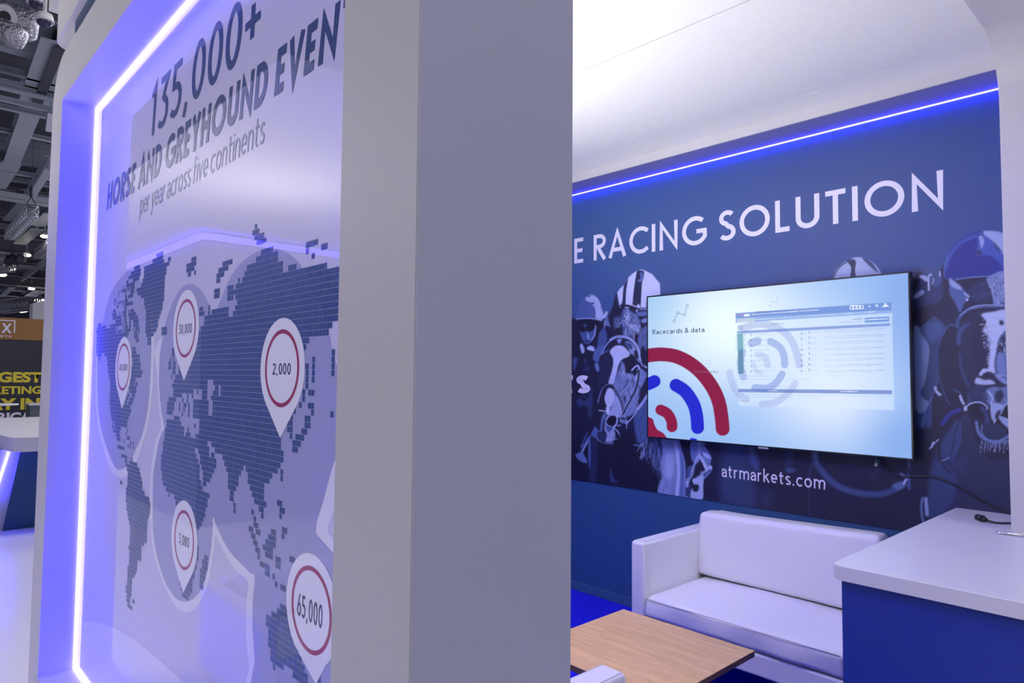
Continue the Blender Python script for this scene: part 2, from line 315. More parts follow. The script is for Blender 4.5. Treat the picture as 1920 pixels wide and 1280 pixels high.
for rowtxt in body.split(';'):
    for run in rowtxt.split():
        i0, n = map(int, run.split(','))
        for i in range(i0, i0+n):
            x0 = -1.567+i*PT+G/2; z0 = 1.837+j*PT+G/2; x1 = x0+PT-G; z1 = z0+PT-G
            x0, x1 = max(x0, CX0), min(x1, CX1); z0 = max(z0, CZ0)
            if x1-x0 > .001 and z1-z0 > .001: b.poly([(x0, Y_BOARD-.0010, z0), (x1, Y_BOARD-.0010, z0), (x1, Y_BOARD-.0010, z1), (x0, Y_BOARD-.0010, z1)])
    j -= 1
bchild(b.build('map_tiles', M['p_navy']))

# ---- letters drawn with a pen of constant width
def arcp(cx, cy, rx, ry, a0, a1, n=16): return [(cx+rx*math.cos(math.radians(a0+(a1-a0)*k/n)), cy+ry*math.sin(math.radians(a0+(a1-a0)*k/n))) for k in range(n+1)]
def glyphs(t, wd=1.0):
    """name -> (advance width, strokes) at cap height 1; t is the pen width, wd a width factor"""
    h = t/2; g = {}
    def sc(w, L): return (w*wd, [[(x*wd, y) for x, y in s] for s in L])
    g['E'] = sc(.50, [[(.46, h), (h/wd, h), (h/wd, 1-h), (.46, 1-h)], [(h/wd, .5), (.42, .5)]])
    g['R'] = sc(.58, [[(h/wd, 0), (h/wd, 1)], [(0, 1-h), (.28, 1-h), *arcp(.28, .72, .24, .28-h, 90, -90, 12), (0, .44+h)], [(.24, .45), (.54, 0)]])
    g['A'] = sc(.76, [[(h*.55, 0), (.38, 1-h*.4), (.76-h*.55, 0)], [(.17, .30), (.59, .30)]])
    g['C'] = sc(.80, [arcp(.50, .5, .5-h, .5-h, 45, 315, 26)])
    g['I'] = sc(.16, [[(.08, 0), (.08, 1)]])
    g['N'] = sc(.74, [[(h/wd, 0), (h/wd, 1-t*.6), (.74-h/wd, t*.6), (.74-h/wd, 1)]])
    g['G'] = sc(.88, [arcp(.50, .5, .5-h, .5-h, 48, 330, 26) + [(.86, .47), (.55, .47)]])
    g['S'] = sc(.54, [arcp(.28, .735, .21, .265-h, 35, 180, 12) + arcp(.28, .735, .21, .25-h, 180, 255, 6)[1:] + arcp(.27, .27, .23, .27-h, 75, -145, 18)])
    g['O'] = sc(1.0, [arcp(.5, .5, .5-h, .5-h, 0, 360, 40)])
    g['L'] = sc(.46, [[(h/wd, 1), (h/wd, h), (.44, h)]])
    g['U'] = sc(.70, [[(h/wd, 1), (h/wd, .33), *arcp(.35, .33, .35-h/wd, .33-h, 180, 360, 18), (.70-h/wd, 1)]])
    g['T'] = sc(.56, [[(0, 1-h), (.56, 1-h)], [(.28, 1-h), (.28, 0)]])
    g['H'] = sc(.68, [[(h/wd, 0), (h/wd, 1)], [(.68-h/wd, 0), (.68-h/wd, 1)], [(h/wd, .5), (.68-h/wd, .5)]])
    g['D'] = sc(.70, [[(h/wd, h), (h/wd, 1-h), (.28, 1-h), *arcp(.28, .5, .42-h/wd, .5-h, 90, -90, 18), (h/wd, h)]])
    g['Y'] = sc(.62, [[(h*.6, 1), (.31, .45), (.62-h*.6, 1)], [(.31, .47), (.31, 0)]])
    g['V'] = sc(.66, [[(h*.6, 1), (.33, h*.4), (.66-h*.6, 1)]])
    g['M'] = sc(.84, [[(h/wd, 0), (h/wd, 1-h), (.42, .2), (.84-h/wd, 1-h), (.84-h/wd, 0)]])
    g['K'] = sc(.62, [[(h/wd, 0), (h/wd, 1)], [(.58, 1), (.14, .46)], [(.24, .55), (.60, 0)]])
    g['B'] = sc(.58, [[(h/wd, h), (h/wd, 1-h), (.27, 1-h), *arcp(.27, .76, .20, .24-h, 90, -90, 10), (h/wd, .52)], [(.27, .52), *arcp(.29, .275, .24, .275-h, 90, -90, 12), (h/wd, h)]])
    g['P'] = sc(.56, [[(h/wd, 0), (h/wd, 1)], [(0, 1-h), (.28, 1-h), *arcp(.28, .72, .24, .28-h, 90, -90, 12), (0, .44+h)]])
    g['X'] = sc(.66, [[(.03, 0), (.63, 1)], [(.03, 1), (.63, 0)]])
    g['0'] = sc(.52, [arcp(.26, .5, .26-h/wd*.9, .5-h, 0, 360, 36)])
    g['1'] = sc(.30, [[(.02, .80), (.19, .96), (.19, 0)]])
    g['2'] = sc(.50, [arcp(.25, .74, .20, .26-h, 165, -25, 14) + [(.06, h), (.48, h)]])
    g['3'] = sc(.50, [[(.06, 1-h), (.42, 1-h), (.22, .60), *arcp(.22, .31, .24-h*.3, .31-h, 75, -140, 16)]])
    g['4'] = sc(.54, [[(.40, 0), (.40, .97), (.05, .26), (.52, .26)]])
    g['5'] = sc(.50, [[(.44, 1-h), (.12, 1-h), (.10, .58), *arcp(.22, .32, .24-h*.3, .32-h, 80, -140, 16)]])
    g['6'] = sc(.52, [[(.36, 1), (.09, .47)], arcp(.26, .31, .22, .31-h, 0, 360, 26)])
    g[','] = sc(.20, [[(.13, .10), (.05, -.14)]])
    k = .66; q = k-h      # lower case, height k
    g['a'] = sc(.48, [[(.07, .54), *arcp(.245, q-.19, .19, .19, 150, 0, 12), (.435, 0)], [(.435, .365), (.24, .365), *arcp(.21, .19, .21-h, .19-h, 100, 270, 12), (.33, h+.02), (.435, .13)]])
    g['t'] = sc(.38, [[(.15, .88), (.15, .18), *arcp(.29, .17, .14, .17-h, 180, 285, 8)], [(0, k-h), (.36, k-h)]])
    g['r'] = sc(.36, [[(h, 0), (h, k)], [(h, .36), *arcp(.28, .38, .28-h, q-.38, 180, 80, 10)]])
    g['n'] = sc(.52, [[(h, 0), (h, k)], [(h, .38), *arcp(.26, .40, .26-h, q-.40, 180, 0, 14), (.52-h, 0)]])
    g['m'] = sc(.86, [[(h, 0), (h, k)], [(h, .40), *arcp(.245, .42, .245-h, q-.42, 180, 0, 12), (.49-h, 0)], [(.49-h, .40), *arcp(.675-h/2, .42, .185, q-.42, 180, 0, 12), (.86-h, 0)]])
    g['k'] = sc(.50, [[(h, 0), (h, 1.0)], [(.44, k), (.12, .34)], [(.20, .40), (.48, 0)]])
    g['e'] = sc(.54, [[(.06, .34), (.54-h, .34), *arcp(.27, k/2+.01, .27-h, k/2-h, 5, 315, 26)]])
    g['s'] = sc(.42, [arcp(.215, .485, .165, .175-h, 35, 250, 14) + arcp(.205, .175, .18, .175-h, 80, -145, 16)])
    g['c'] = sc(.50, [arcp(.30, k/2, .30-h, k/2-h, 48, 312, 24)])
    g['o'] = sc(.60, [arcp(.30, k/2, .30-h, k/2-h, 0, 360, 32)])
    g['d'] = sc(.58, [arcp(.28, k/2, .28-h, k/2-h, 0, 360, 30), [(.58-h, 0), (.58-h, 1.0)]])
    g['p'] = sc(.58, [arcp(.30, k/2, .28-h, k/2-h, 0, 360, 30), [(h, -.28), (h, k)]])
    g['i'] = sc(t, [[(h, 0), (h, k)], [(h, .80), (h, .80+t)]])
    g['v'] = sc(.50, [[(h*.6, k), (.25, h*.4), (.50-h*.6, k)]])
    g['y'] = sc(.50, [[(h*.6, k), (.27, .02)], [(.50-h*.6, k), (.27, .02), (.19, -.20), (.02, -.26)]])
    g['f'] = sc(.34, [[(.13, 0), (.13, .80), *arcp(.27, .82, .14, .18-h, 180, 80, 8)], [(0, k-h), (.32, k-h)]])
    g['g'] = sc(.58, [arcp(.28, k/2, .28-h, k/2-h, 0, 360, 30), [(.58-h, k), (.58-h, -.08), *arcp(.32, -.08, .26-h, .20, 0, -140, 10)]])
    g['.'] = sc(.16, [[(.02, h*1.1), (.14, h*1.1)]])
    g['&'] = sc(.68, [[(.66, h), (.20, .66), *arcp(.30, .80, .14, .20-h, 200, -20, 10), (.16, .48), *arcp(.25, .24, .24-h, .24-h, 150, 340, 12), (.60, .52)]])
    g['+'] = sc(.58, [[(.04, .45), (.54, .45)], [(.29, .18), (.29, .72)]])
    return g
def ribbon(pts, t):
    P = [Vector(p) for p in pts]
    P = [p for i, p in enumerate(P) if i == 0 or (p-P[i-1]).length > 1e-5]
    closed = len(P) > 3 and (P[0]-P[-1]).length < 1e-4
    if closed: P = P[:-1]
    n = len(P); L = []; R_ = []
    for i in range(n):
        a = P[i]-P[i-1] if (i > 0 or closed) else P[1]-P[0]
        b = P[(i+1) % n]-P[i] if (i < n-1 or closed) else a
        a = a.normalized(); b = b.normalized(); nb = Vector((-b.y, b.x)); na = Vector((-a.y, a.x)); m = (na+nb)
        m = m.normalized() if m.length > 1e-6 else nb
        k = t/2/max(.42, m.dot(nb)); L.append(P[i]+m*k); R_.append(P[i]-m*k)
    q = []
    for i in range(n if closed else n-1): j = (i+1) % n; q.append((L[i], L[j], R_[j], R_[i]))
    return q
def pen_text(name, s, x0, x1, z0, cap, t, y, m, wd=1.0, shear=0.0, track=.10, space=.34, parent_fn=None):
    """text standing in an XZ plane facing the camera side, fitted between x0 and x1"""
    g = glyphs(t, wd); x = 0; quads = []; ns = 0
    for ch in s:
        if ch == ' ': x += space; continue
        w_, st = g[ch]
        for sk in st:
            quads += [([(p.x+x+shear*p.y, p.y) for p in q], ns) for q in ribbon(sk, t)]; ns = (ns+1) % 4
        x += w_+track*wd
    x -= track*wd; kx = (x1-x0)/x; b = MB()
    for q, ns in quads:
        f = b.poly([(x0+p[0]*kx, y-.00005*ns, z0+p[1]*cap) for p in q]); f.normal_update()
        if f.normal.y > 0: f.normal_flip()
    o = b.build(name, m); return parent_fn(o) if parent_fn else o
def font_mesh(s, bold=0.0, shear=0.0):
    cu = bpy.data.curves.new('txt', 'FONT'); cu.body = s; cu.size = 1; cu.offset = bold; cu.shear = shear; cu.resolution_u = 6; cu.fill_mode = 'FRONT'
    o = bpy.data.objects.new('txt', cu); COL.objects.link(o); bpy.context.view_layer.update()
    me = bpy.data.meshes.new_from_object(o.evaluated_get(bpy.context.evaluated_depsgraph_get())); bpy.data.objects.remove(o); bpy.data.curves.remove(cu)
    me.materials.clear(); return me
def type_text(name, s, x0, x1, z0, xh, y, m, bold=0.0, shear=0.0, parent_fn=None, ref='x', plane='y', flip=1):
    """built-in typeface, fitted to a width, with a reference letter height xh"""
    me = font_mesh(s, bold, shear); co = np.empty(len(me.vertices)*3); me.vertices.foreach_get('co', co); co = co.reshape(-1, 3)
    rm = font_mesh(ref, bold, 0); rc = np.array([v.co[:] for v in rm.vertices]); hh = rc[:, 1].max(); bpy.data.meshes.remove(rm)
    a, b_ = co[:, 0].min(), co[:, 0].max(); u = (co[:, 0]-a)/(b_-a)*(x1-x0)+x0; v = z0+co[:, 1]/hh*xh
    out = np.stack([u, np.full_like(u, y), v], 1) if plane == 'y' else np.stack([np.full_like(u, y), u, v], 1)
    me.vertices.foreach_set('co', out.ravel()); me.update()
    if me.polygons and (me.polygons[0].normal.y > 0 if plane == 'y' else me.polygons[0].normal.x*flip < 0): me.flip_normals()
    o = link(name, me, m); return parent_fn(o) if parent_fn else o

# heading
def bx(px, py): return at(px, py, Y=Y_BOARD)
yT = Y_BOARD-.0012
a, e = bx(280.3, 262), bx(449, 125)
pen_text('lettering', '135,000', a.x, e.x, 2.556, .205, .13, yT, M['p_text'], wd=1.0, shear=.10, track=.13, parent_fn=bchild)
pp = bx(474, 50); pen_text('lettering', '+', bx(457, 60).x, bx(490, 30).x, 2.565, .19, .13, yT, M['p_text'], shear=.05, parent_fn=bchild)
a, e = bx(199.9, 398.6), bx(632, 94)
pen_text('lettering', 'HORSE AND GREYHOUND EVENTS', a.x, a.x+(e.x-a.x)*1.074, 2.372, .128, .205, yT, M['p_text'], wd=1.0, shear=.16, track=.15, space=.30, parent_fn=lambda o: bchild(o))
a, e = bx(262, 404), bx(495, 271)
pen_text('lettering', 'per year across five continents', a.x, e.x, (bx(270, 398).z+bx(490, 272).z)/2, .095, .085, yT, M['p_grey'], shear=.16, track=.14, space=.24, parent_fn=bchild)

# pins: (centre px, left px, right px, top px, tip px, ring l/r/top/bottom, text, text l/r/base/top)
PINS = [('40,000', (217.6,247,631.5,(229.5,766.3)), (220,244,644,732), (224.5,239.5,694,681)),
        ('30,000', (325.8,373,543.9,(345.6,713.5)), (331,367.5,560,670.8), (336.5,360.5,624,606)),
        ('2,000', (490.0,572.3,596,(526,820)), (498,562,617,764), (512.3,546.3,700,678.5)),
        ('3,000', (322.3,370.3,937.5,(344,1111)), (327.7,364.5,955,1069.5), (336,355.5,1023,1003)),
        ('65,000', (537.0,647,1037.5,(592.5,1282)), (547,624,1061,1227), (558.5,606,1164,1120))]
for txt, (l, r_, tp, tip), (rl, rr, rt, rb), (tl, tr, tb, tt) in PINS:
    mx = (rl+rr)/2; cz = (bx(mx, rt).z+bx(mx, rb).z)/2; rz = (bx(mx, rt).z-bx(mx, rb).z)/2; yc = (rt+rb)/2
    cx = (bx(rl, yc).x+bx(rr, yc).x)/2; ry = (bx(rr, yc).x-bx(rl, yc).x)/2
    if txt == '65,000': cx, ry = bx(rl, 1150).x+rz, rz; print('PIN', cx, cz, rz)
    RR = (rz+ry)/2; tipv = bx(*tip); RP = (bx(mx, tp).z-cz)
    dz = cz-tipv.z; al = math.acos(min(.99, RP/dz)); P = [(tipv.x-.004, tipv.z), (tipv.x+.004, tipv.z)]
    P = [(tipv.x-.005, tipv.z+.004), (tipv.x, tipv.z), (tipv.x+.005, tipv.z+.004)]
    a0 = -90+math.degrees(al); P += [(cx+RP*math.cos(math.radians(a0+(360-2*math.degrees(al))*k/48)), cz+RP*math.sin(math.radians(a0+(360-2*math.degrees(al))*k/48))) for k in range(49)]
    pin = empty('map_pin', (cx, Y_BOARD-.0013, cz)); pin.parent = board; pin.location = Vector((cx, Y_BOARD-.0013, cz))-BOFF
    def pchild(o, p=pin, cx=cx, cz=cz): o.parent = p; o.location = -Vector((cx, Y_BOARD-.0013, cz)); return o
    flat('pin_shape', [P], .0013, M['p_pin'], pchild)
    ring = []
    for k in range(48):
        a1, a2 = 2*math.pi*k/48, 2*math.pi*(k+1)/48; ri, ro = RR*.893, RR
        ring.append([(cx+ro*math.cos(a1), cz+ro*math.sin(a1)), (cx+ro*math.cos(a2), cz+ro*math.sin(a2)), (cx+ri*math.cos(a2), cz+ri*math.sin(a2)), (cx+ri*math.cos(a1), cz+ri*math.sin(a1))])
    flat('ring', ring, .0016, M['p_red'], pchild)
    ym = (tb+tt)/2; x0, x1 = bx(tl, ym).x, bx(tr, ym).x; capv = bx((tl+tr)/2, tt).z-bx((tl+tr)/2, tb).z
    pen_text('number', txt, x0, x1, cz-capv*.55, capv, .14, Y_BOARD-.0016, M['p_num'], track=.14, parent_fn=pchild)
# ------------------------------------------------------------------ ink painter: prints and screens as fine vertex-coloured grids
class Canvas:
    def __init__(s, Y, x0, x1, z0, z1, step):
        s.Y = Y; nx = int((x1-x0)/step)+1; nz = int((z1-z0)/step)+1; s.nx, s.nz = nx, nz
        X, Z = np.meshgrid(np.linspace(x0, x1, nx), np.linspace(z0, z1, nz)); s.X, s.Z = X.ravel(), Z.ravel()
        d = np.stack([s.X, np.full_like(s.X, Y), s.Z-EYE]); den = CF @ d
        s.u = 960+F_PX*(CR @ d)/den; s.v = 640-F_PX*(CU @ d)/den; s.c = np.zeros((len(s.X), 3)); s.zt = (0, 0, 1)
    def zoom(s, x, y, k): s.zt = (x, y, k)
    def P(s, pts): a = np.array(pts, float); return np.stack([s.zt[0]+a[:, 0]/s.zt[2], s.zt[1]+a[:, 1]/s.zt[2]], 1)
    def sel(s, Q, pad): return np.nonzero((s.u > Q[:, 0].min()-pad) & (s.u < Q[:, 0].max()+pad) & (s.v > Q[:, 1].min()-pad) & (s.v < Q[:, 1].max()+pad))[0]
    def segdist(s, I, Q, closed):
        u, v = s.u[I], s.v[I]; best = np.full(len(I), 1e9); n = len(Q)
        for i in range(n if closed else n-1):
            a, b = Q[i], Q[(i+1) % n]; e = b-a; L = e@e+1e-9
            t = np.clip(((u-a[0])*e[0]+(v-a[1])*e[1])/L, 0, 1); best = np.minimum(best, (u-a[0]-t*e[0])**2+(v-a[1]-t*e[1])**2)
        return np.sqrt(best)
    def mix(s, I, a, col): a = a[:, None]; s.c[I] = s.c[I]*(1-a)+np.array(col)*a
    def fill(s, pts, col, soft=1.0, alpha=1.0, smooth=True, n=4, tex=0.0, ts=.35, ang=0.0):
        Q = s.P(pts); Q = spline(Q, n) if smooth else Q; I = s.sel(Q, soft*2)
        if not len(I): return
        u, v = s.u[I], s.v[I]; ins = np.zeros(len(I), bool)
        for i in range(len(Q)):
            x1, y1 = Q[i]; x2, y2 = Q[i-1]
            c = (y1 > v) != (y2 > v); ins ^= c & (u < (x2-x1)*(v-y1)/(y2-y1+1e-12)+x1)
        d = s.segdist(I, Q, True)*np.where(ins, 1, -1); a = np.clip(.5+d/(2*soft), 0, 1)*alpha
        if tex: a = a*np.clip(1-tex*(.5+.5*fib(u, v, ts, ang)), 0, 1)
        s.mix(I, a, col)
    def line(s, pts, w, col, soft=.6, alpha=1.0, smooth=True, taper=False):
        Q = s.P(pts); Q = spline(Q, 4, False) if smooth and len(Q) > 2 else Q; w = w/s.zt[2]
        I = s.sel(Q, w+soft*2)
        if len(I): s.mix(I, np.clip(.5+(w/2-s.segdist(I, Q, False))/(2*soft), 0, 1)*alpha, col)
    def hairs(s, poly, n, length, ang, spread, w, cols, alpha=.7):
        Q = s.P(poly); lo, hi = Q.min(0), Q.max(0); k = 0
        while k < n:
            p = lo+RNG.random(2)*(hi-lo); ins = False
            for i in range(len(Q)):
                (x1, y1), (x2, y2) = Q[i], Q[i-1]
                if (y1 > p[1]) != (y2 > p[1]) and p[0] < (x2-x1)*(p[1]-y1)/(y2-y1)+x1: ins = not ins
            if not ins: continue
            k += 1; a = math.radians(ang+RNG.normal()*spread); L = length*(.5+RNG.random()); b = a+RNG.normal()*.25
            m = p+np.array([math.cos(a), math.sin(a)])*L/2; q = m+np.array([math.cos(b), math.sin(b)])*L/2
            z = s.zt; s.zt = (0, 0, 1); s.line([p, m, q], w, cols[int(RNG.integers(len(cols)))], .5, alpha, smooth=False); s.zt = z
    def build(s, name, m, parent=None):
        idx = np.arange(s.nx*s.nz).reshape(s.nz, s.nx)
        f = np.stack([idx[:-1, :-1], idx[:-1, 1:], idx[1:, 1:], idx[1:, :-1]], -1).reshape(-1, 4)
        me = bpy.data.meshes.new(name); me.vertices.add(len(s.X)); me.vertices.foreach_set('co', np.stack([s.X, np.full_like(s.X, s.Y), s.Z], 1).ravel())
        me.loops.add(f.size); me.loops.foreach_set('vertex_index', f.ravel().astype('i')); me.polygons.add(len(f))
        me.polygons.foreach_set('loop_start', (np.arange(len(f))*4).astype('i')); me.polygons.foreach_set('loop_total', np.full(len(f), 4, 'i'))
        me.update(calc_edges=True)
        ca = me.color_attributes.new('ink', 'FLOAT_COLOR', 'POINT'); ca.data.foreach_set('color', np.concatenate([np.clip(s.c, 0, 1), np.ones((len(s.c), 1))], 1).ravel())
        return link(name, me, m, parent)
def fib(u, v, sc, ang):
    """streaky pseudo-noise in -1..1"""
    c, s_ = math.cos(math.radians(ang)), math.sin(math.radians(ang)); a, b = (u*c+v*s_)*sc*.28, (-u*s_+v*c)*sc*1.6
    return (np.sin(b+1.7*np.sin(a*1.3+b*.31))+np.sin(b*2.3+a*1.9+1.3*np.sin(a*2.1))+np.sin(b*.57-a*.8+2*np.sin(b*.21)))/3

def T(k):
    """duotone ink of the mural: navy, mid blue, pale lilac"""
    st = [(0, (19, 18, 34)), (.12, (34, 35, 62)), (.25, (50, 66, 106)), (.4, (90, 116, 168)), (.6, (148, 164, 206)), (.8, (200, 212, 244)), (1, (236, 232, 255))]
    for (a, ca), (b, cb) in zip(st, st[1:]):
        if k <= b:
            t = (k-a)/(b-a); return np.array(lin([ca[i]*(1-t)+cb[i]*t for i in range(3)]))
    return np.array(lin(st[-1][1]))
C = Canvas(3.894, -4.34, -.21, .822, 2.985, .0042)
# ground tone of the print: slate blue, paler and greener towards the left
g = np.clip((1500-C.u)/900, 0, 1)[:, None]; h_ = np.clip((700-C.v)/400, 0, 1)[:, None]
C.c[:] = np.array(lin((54, 82, 136)))*(1-g)+np.array(lin((80, 118, 158)))*g
C.c *= (.90+.1*h_)
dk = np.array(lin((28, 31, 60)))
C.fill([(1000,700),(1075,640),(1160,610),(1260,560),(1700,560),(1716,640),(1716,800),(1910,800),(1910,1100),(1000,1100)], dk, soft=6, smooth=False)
F, L_ = C.fill, C.line
# cap of the rider hidden behind the screen
C.zoom(1480, 400, 2.207)
F([(180,275),(190,240),(215,212),(245,192),(280,181),(320,188),(355,212),(380,250),(380,290),(180,290)], T(.70), .8, tex=.15)
F([(238,196),(262,188),(276,200),(272,235),(276,280),(250,280),(256,225)], T(.16), .6); F([(300,184),(325,190),(350,212),(368,245),(340,225),(318,205)], T(.26), .7); L_([(184,262),(205,225),(240,200),(262,196)], 5, T(.2), .5)
# -- first rider, left
C.zoom(1070, 490, 8)
F([(-400,900),(60,850),(480,830),(600,880),(640,1000),(700,1100),(700,1400),(700,3400),(-400,3400)], T(.10), 1, smooth=False)
F([(75,860),(95,740),(125,650),(150,590),(200,540),(240,510),(295,490),(340,505),(400,545),(440,610),(465,680),(490,770),(497,840),(470,885),(400,870),(300,860),(180,862),(100,880)], T(.36), 1.2)
F([(220,560),(250,525),(300,495),(350,510),(405,555),(440,620),(460,700),(490,780),(495,840),(460,880),(380,850),(375,760),(360,690),(320,650),(290,610),(240,590)], T(.78), 1.0, tex=.35, ts=.6)
F([(258,525),(300,503),(305,515),(268,537)], T(.1), .5); F([(300,620),(350,610),(350,640),(310,640)], T(.3), .8)
F([(105,880),(200,868),(330,868),(432,890),(422,960),(380,1010),(330,1060),(260,1050),(210,1030),(170,1050),(130,1020)], T(.04), .8)
L_([(85,862),(210,852),(330,858),(462,886)], 13, T(.66)); F([(190,960),(215,940),(240,965),(215,985)], T(.3), 1.5); L_([(372,965),(376,995)], 16, T(.6))
F([(145,1050),(200,1070),(240,1040),(290,1060),(370,1010),(365,1100),(330,1170),(290,1220),(230,1240),(180,1180),(150,1110)], T(.34), 1)
F([(258,1070),(285,1130),(270,1175),(245,1130)], T(.58), 1.2); L_([(372,1005),(355,1110),(310,1180)], 11, T(.8)); F([(200,1190),(250,1185),(280,1200),(240,1215)], T(.2), 1)
F([(490,840),(520,765),(535,745),(552,765),(545,800),(512,850)], T(.76), .6)
F([(500,900),(545,830),(580,850),(620,920),(640,1000),(600,990),(540,960),(500,1000)], T(.5), 1, tex=.5)
F([(400,1250),(430,1080),(480,1010),(512,1000),(540,1090),(545,1200),(520,1300),(400,1300)], T(.32), 1.2)
# dark behind the second rider
F([(560,830),(620,700),(655,560),(690,480),(760,700),(1140,680),(1140,1400),(700,1400),(600,1000)], T(.09), 1.2)
# second rider's striped cap
F([(700,470),(740,405),(800,350),(865,240),(920,190),(990,145),(1100,130),(1220,190),(1280,265),(1340,330),(1345,540),(1140,540),(1130,690),(740,690),(715,560)], T(.86), .8, smooth=False)
F([(798,350),(866,240),(850,330),(832,450),(825,640),(745,680),(775,600),(785,450)], T(.17), .7, smooth=False)
F([(992,143),(1104,130),(1098,220),(1070,330),(1050,690),(925,650),(945,430),(975,230)], T(.15), .7, smooth=False)
F([(1040,190),(1060,160),(1080,200),(1100,240),(1060,300),(1000,290),(1050,250)], T(.42), 1.2); L_([(1050,125),(1100,140)], 14, T(.7))
F([(1345,265),(1420,300),(1500,400),(1530,480),(1400,500),(1345,420)], T(.32), 1.0)
F([(740,650),(800,640),(900,655),(1000,690),(1140,720),(1140,820),(1000,800),(900,770),(760,700)], T(.12), .8)
L_([(820,690),(870,695)], 14, T(.75)); F([(1000,650),(1020,640),(1045,690),(1005,695)], T(.85), .5); L_([(1045,712),(1140,712)], 22, T(.55)); L_([(990,745),(1000,730)], 22, T(.7))
F([(980,770),(1140,750),(1140,810),(1010,815)], T(.42), 1.2); F([(1060,880),(1140,850),(1140,905),(1090,920)], T(.55), 1)
F([(640,880),(680,830),(750,810),(755,900),(720,980),(660,985)], T(.3), 1.5, tex=.8, ts=1.0, ang=70)
FL = [(770,760),(830,700),(900,740),(960,790),(1020,850),(1055,940),(1020,1030),(960,1090),(880,1120),(800,1090),(780,1000),(760,880)]
F(FL, T(.42), 1.5, tex=.4, ang=60)
C.hairs(FL, 150, 8, 65, 28, .8, [T(.9), T(.75), T(.6), T(.18), T(.1)], .8)
C.hairs([(640,840),(750,790),(740,980),(650,990)], 26, 7, 75, 20, .8, [T(.6), T(.5), T(.1)], .8)
F([(1010,1160),(1060,1040),(1150,970),(1150,1300),(1030,1300)], T(.48), 1.2, tex=.7, ts=1.1, ang=100)
C.zoom(1070, 620, 8)
F([(240,265),(290,225),(350,250),(355,300),(300,295)], T(.76), .8); F([(140,220),(165,190),(200,250),(205,320),(170,335),(150,280)], T(.7), .8)
F([(350,320),(400,250),(470,220),(520,240),(510,300),(470,350),(430,380),(430,480),(370,460),(335,420)], T(.38), 1); F([(360,500),(400,490),(440,560),(430,600),(390,600)], T(.48), 1)
F([(40,420),(100,415),(92,470),(60,580),(40,560)], T(.32), 2); F([(200,440),(230,430),(225,510)], T(.25), 2); F([(200,560),(260,540),(280,600),(210,600)], T(.22), 2)
F([(100,1050),(180,980),(260,1010),(320,860),(300,1280),(130,1150)], T(.27), 3, tex=.4); F([(130,1160),(220,1120),(260,1180),(250,1280),(150,1280)], T(.08), 2); F([(150,1010),(200,1000),(240,1050),(170,1040)], T(.08), 1.5)
# first horse: dark mass of head, then lit cheek, blaze, muzzle
F([(560,200),(620,130),(700,95),(800,95),(900,120),(960,170),(1010,240),(1040,330),(1050,440),(1060,540),(1120,600),(1150,650),(1150,760),(1100,900),(1050,1030),(1000,1170),(950,1260),(880,1320),(830,1380),(740,1400),(660,1460),(640,1600),(560,1690),(450,1670),(390,1610),(380,1520),(420,1440),(360,1430),(330,1340),(330,1230),(370,1120),(410,1000),(400,760),(430,600),(420,450),(470,350),(520,260)], T(.11), 1.2)
F([(430,600),(470,400),(540,280),(620,330),(630,420),(620,560),(590,700),(540,790),(460,860),(410,980),(400,760)], T(.15), 2, tex=.3, ang=80)
CH = [(700,470),(780,470),(820,560),(860,630),(920,640),(960,700),(1010,560),(1050,560),(1145,650),(1130,720),(1060,880),(1030,960),(1010,1060),(960,1220),(830,1290),(640,1300),(600,1200),(640,1000),(640,820),(680,640)]
F(CH, T(.56), 1.5, tex=.30, ts=.8, ang=-70)
C.hairs([(700,500),(820,560),(960,720),(960,900),(820,1040),(740,900),(680,700)], 110, 7, 105, 14, .9, [T(.25), T(.2), T(.8), T(.12), T(.7)], .55)
C.hairs([(1010,600),(1130,700),(1040,930),(980,1180),(900,1150),(960,900)], 45, 7, 100, 12, .9, [T(.4), T(.3), T(.72)], .5)
F([(740,470),(760,490),(735,560),(700,640),(690,600),(715,530)], T(.16), 1.5); F([(840,740),(860,720),(850,800),(830,840)], T(.2), 2); F([(790,1010),(830,960),(820,1080)], T(.15), 2)
F([(850,400),(900,350),(950,420),(965,520),(930,620),(850,640),(815,600),(840,500)], T(.08), 1.6)
F([(820,175),(880,165),(960,200),(1010,270),(1035,380),(1030,470),(1000,440),(950,370),(890,330),(870,270)], T(.58), 1.6); F([(955,300),(990,285),(1018,380),(1000,425),(960,390)], T(.1), 1.2); F([(820,185),(900,190),(930,260),(880,270)], T(.3), 1.2)
F([(590,315),(640,245),(700,220),(780,230),(850,290),(885,340),(865,385),(790,415),(740,460),(710,520),(690,620),(660,720),(640,795),(568,795),(590,700),(620,600),(640,480),(632,400)], T(.84), 1.2, tex=.12)
F([(700,130),(760,110),(755,160),(730,190),(705,165)], T(.6), 1)
F([(935,600),(980,565),(1005,590),(1000,622),(960,650),(938,632)], T(.02), .6); L_([(918,592),(960,545),(1005,520),(1028,560)], 20, T(.8)); F([(925,650),(960,690),(1010,650),(990,760),(950,700)], T(.68), 1.2); L_([(985,585),(992,590)], 8, T(.7), .4)
F([(560,862),(620,870),(650,930),(665,1020),(635,1100),(600,1140),(550,1130),(520,1070),(510,1000),(530,930)], T(.86), 1.0, tex=.15)
C.zoom(1070, 740, 8)
F([(530,230),(590,250),(620,150),(650,60),(700,20),(740,100),(770,230),(760,290),(700,300),(690,430),(655,500),(645,650),(590,700),(520,690),(545,600),(510,520),(515,430),(530,350),(560,290)], T(.70), 1.2, tex=.35, ts=.9)
F([(540,170),(585,170),(590,260),(560,300),(530,260)], T(.84), 1); L_([(425,236),(480,240),(530,250)], 12, T(.86)); L_([(640,120),(590,230)], 6, T(.2))
F([(555,360),(590,322),(650,310),(688,340),(692,400),(660,452),(610,472),(550,440),(535,400)], T(.02), .7)
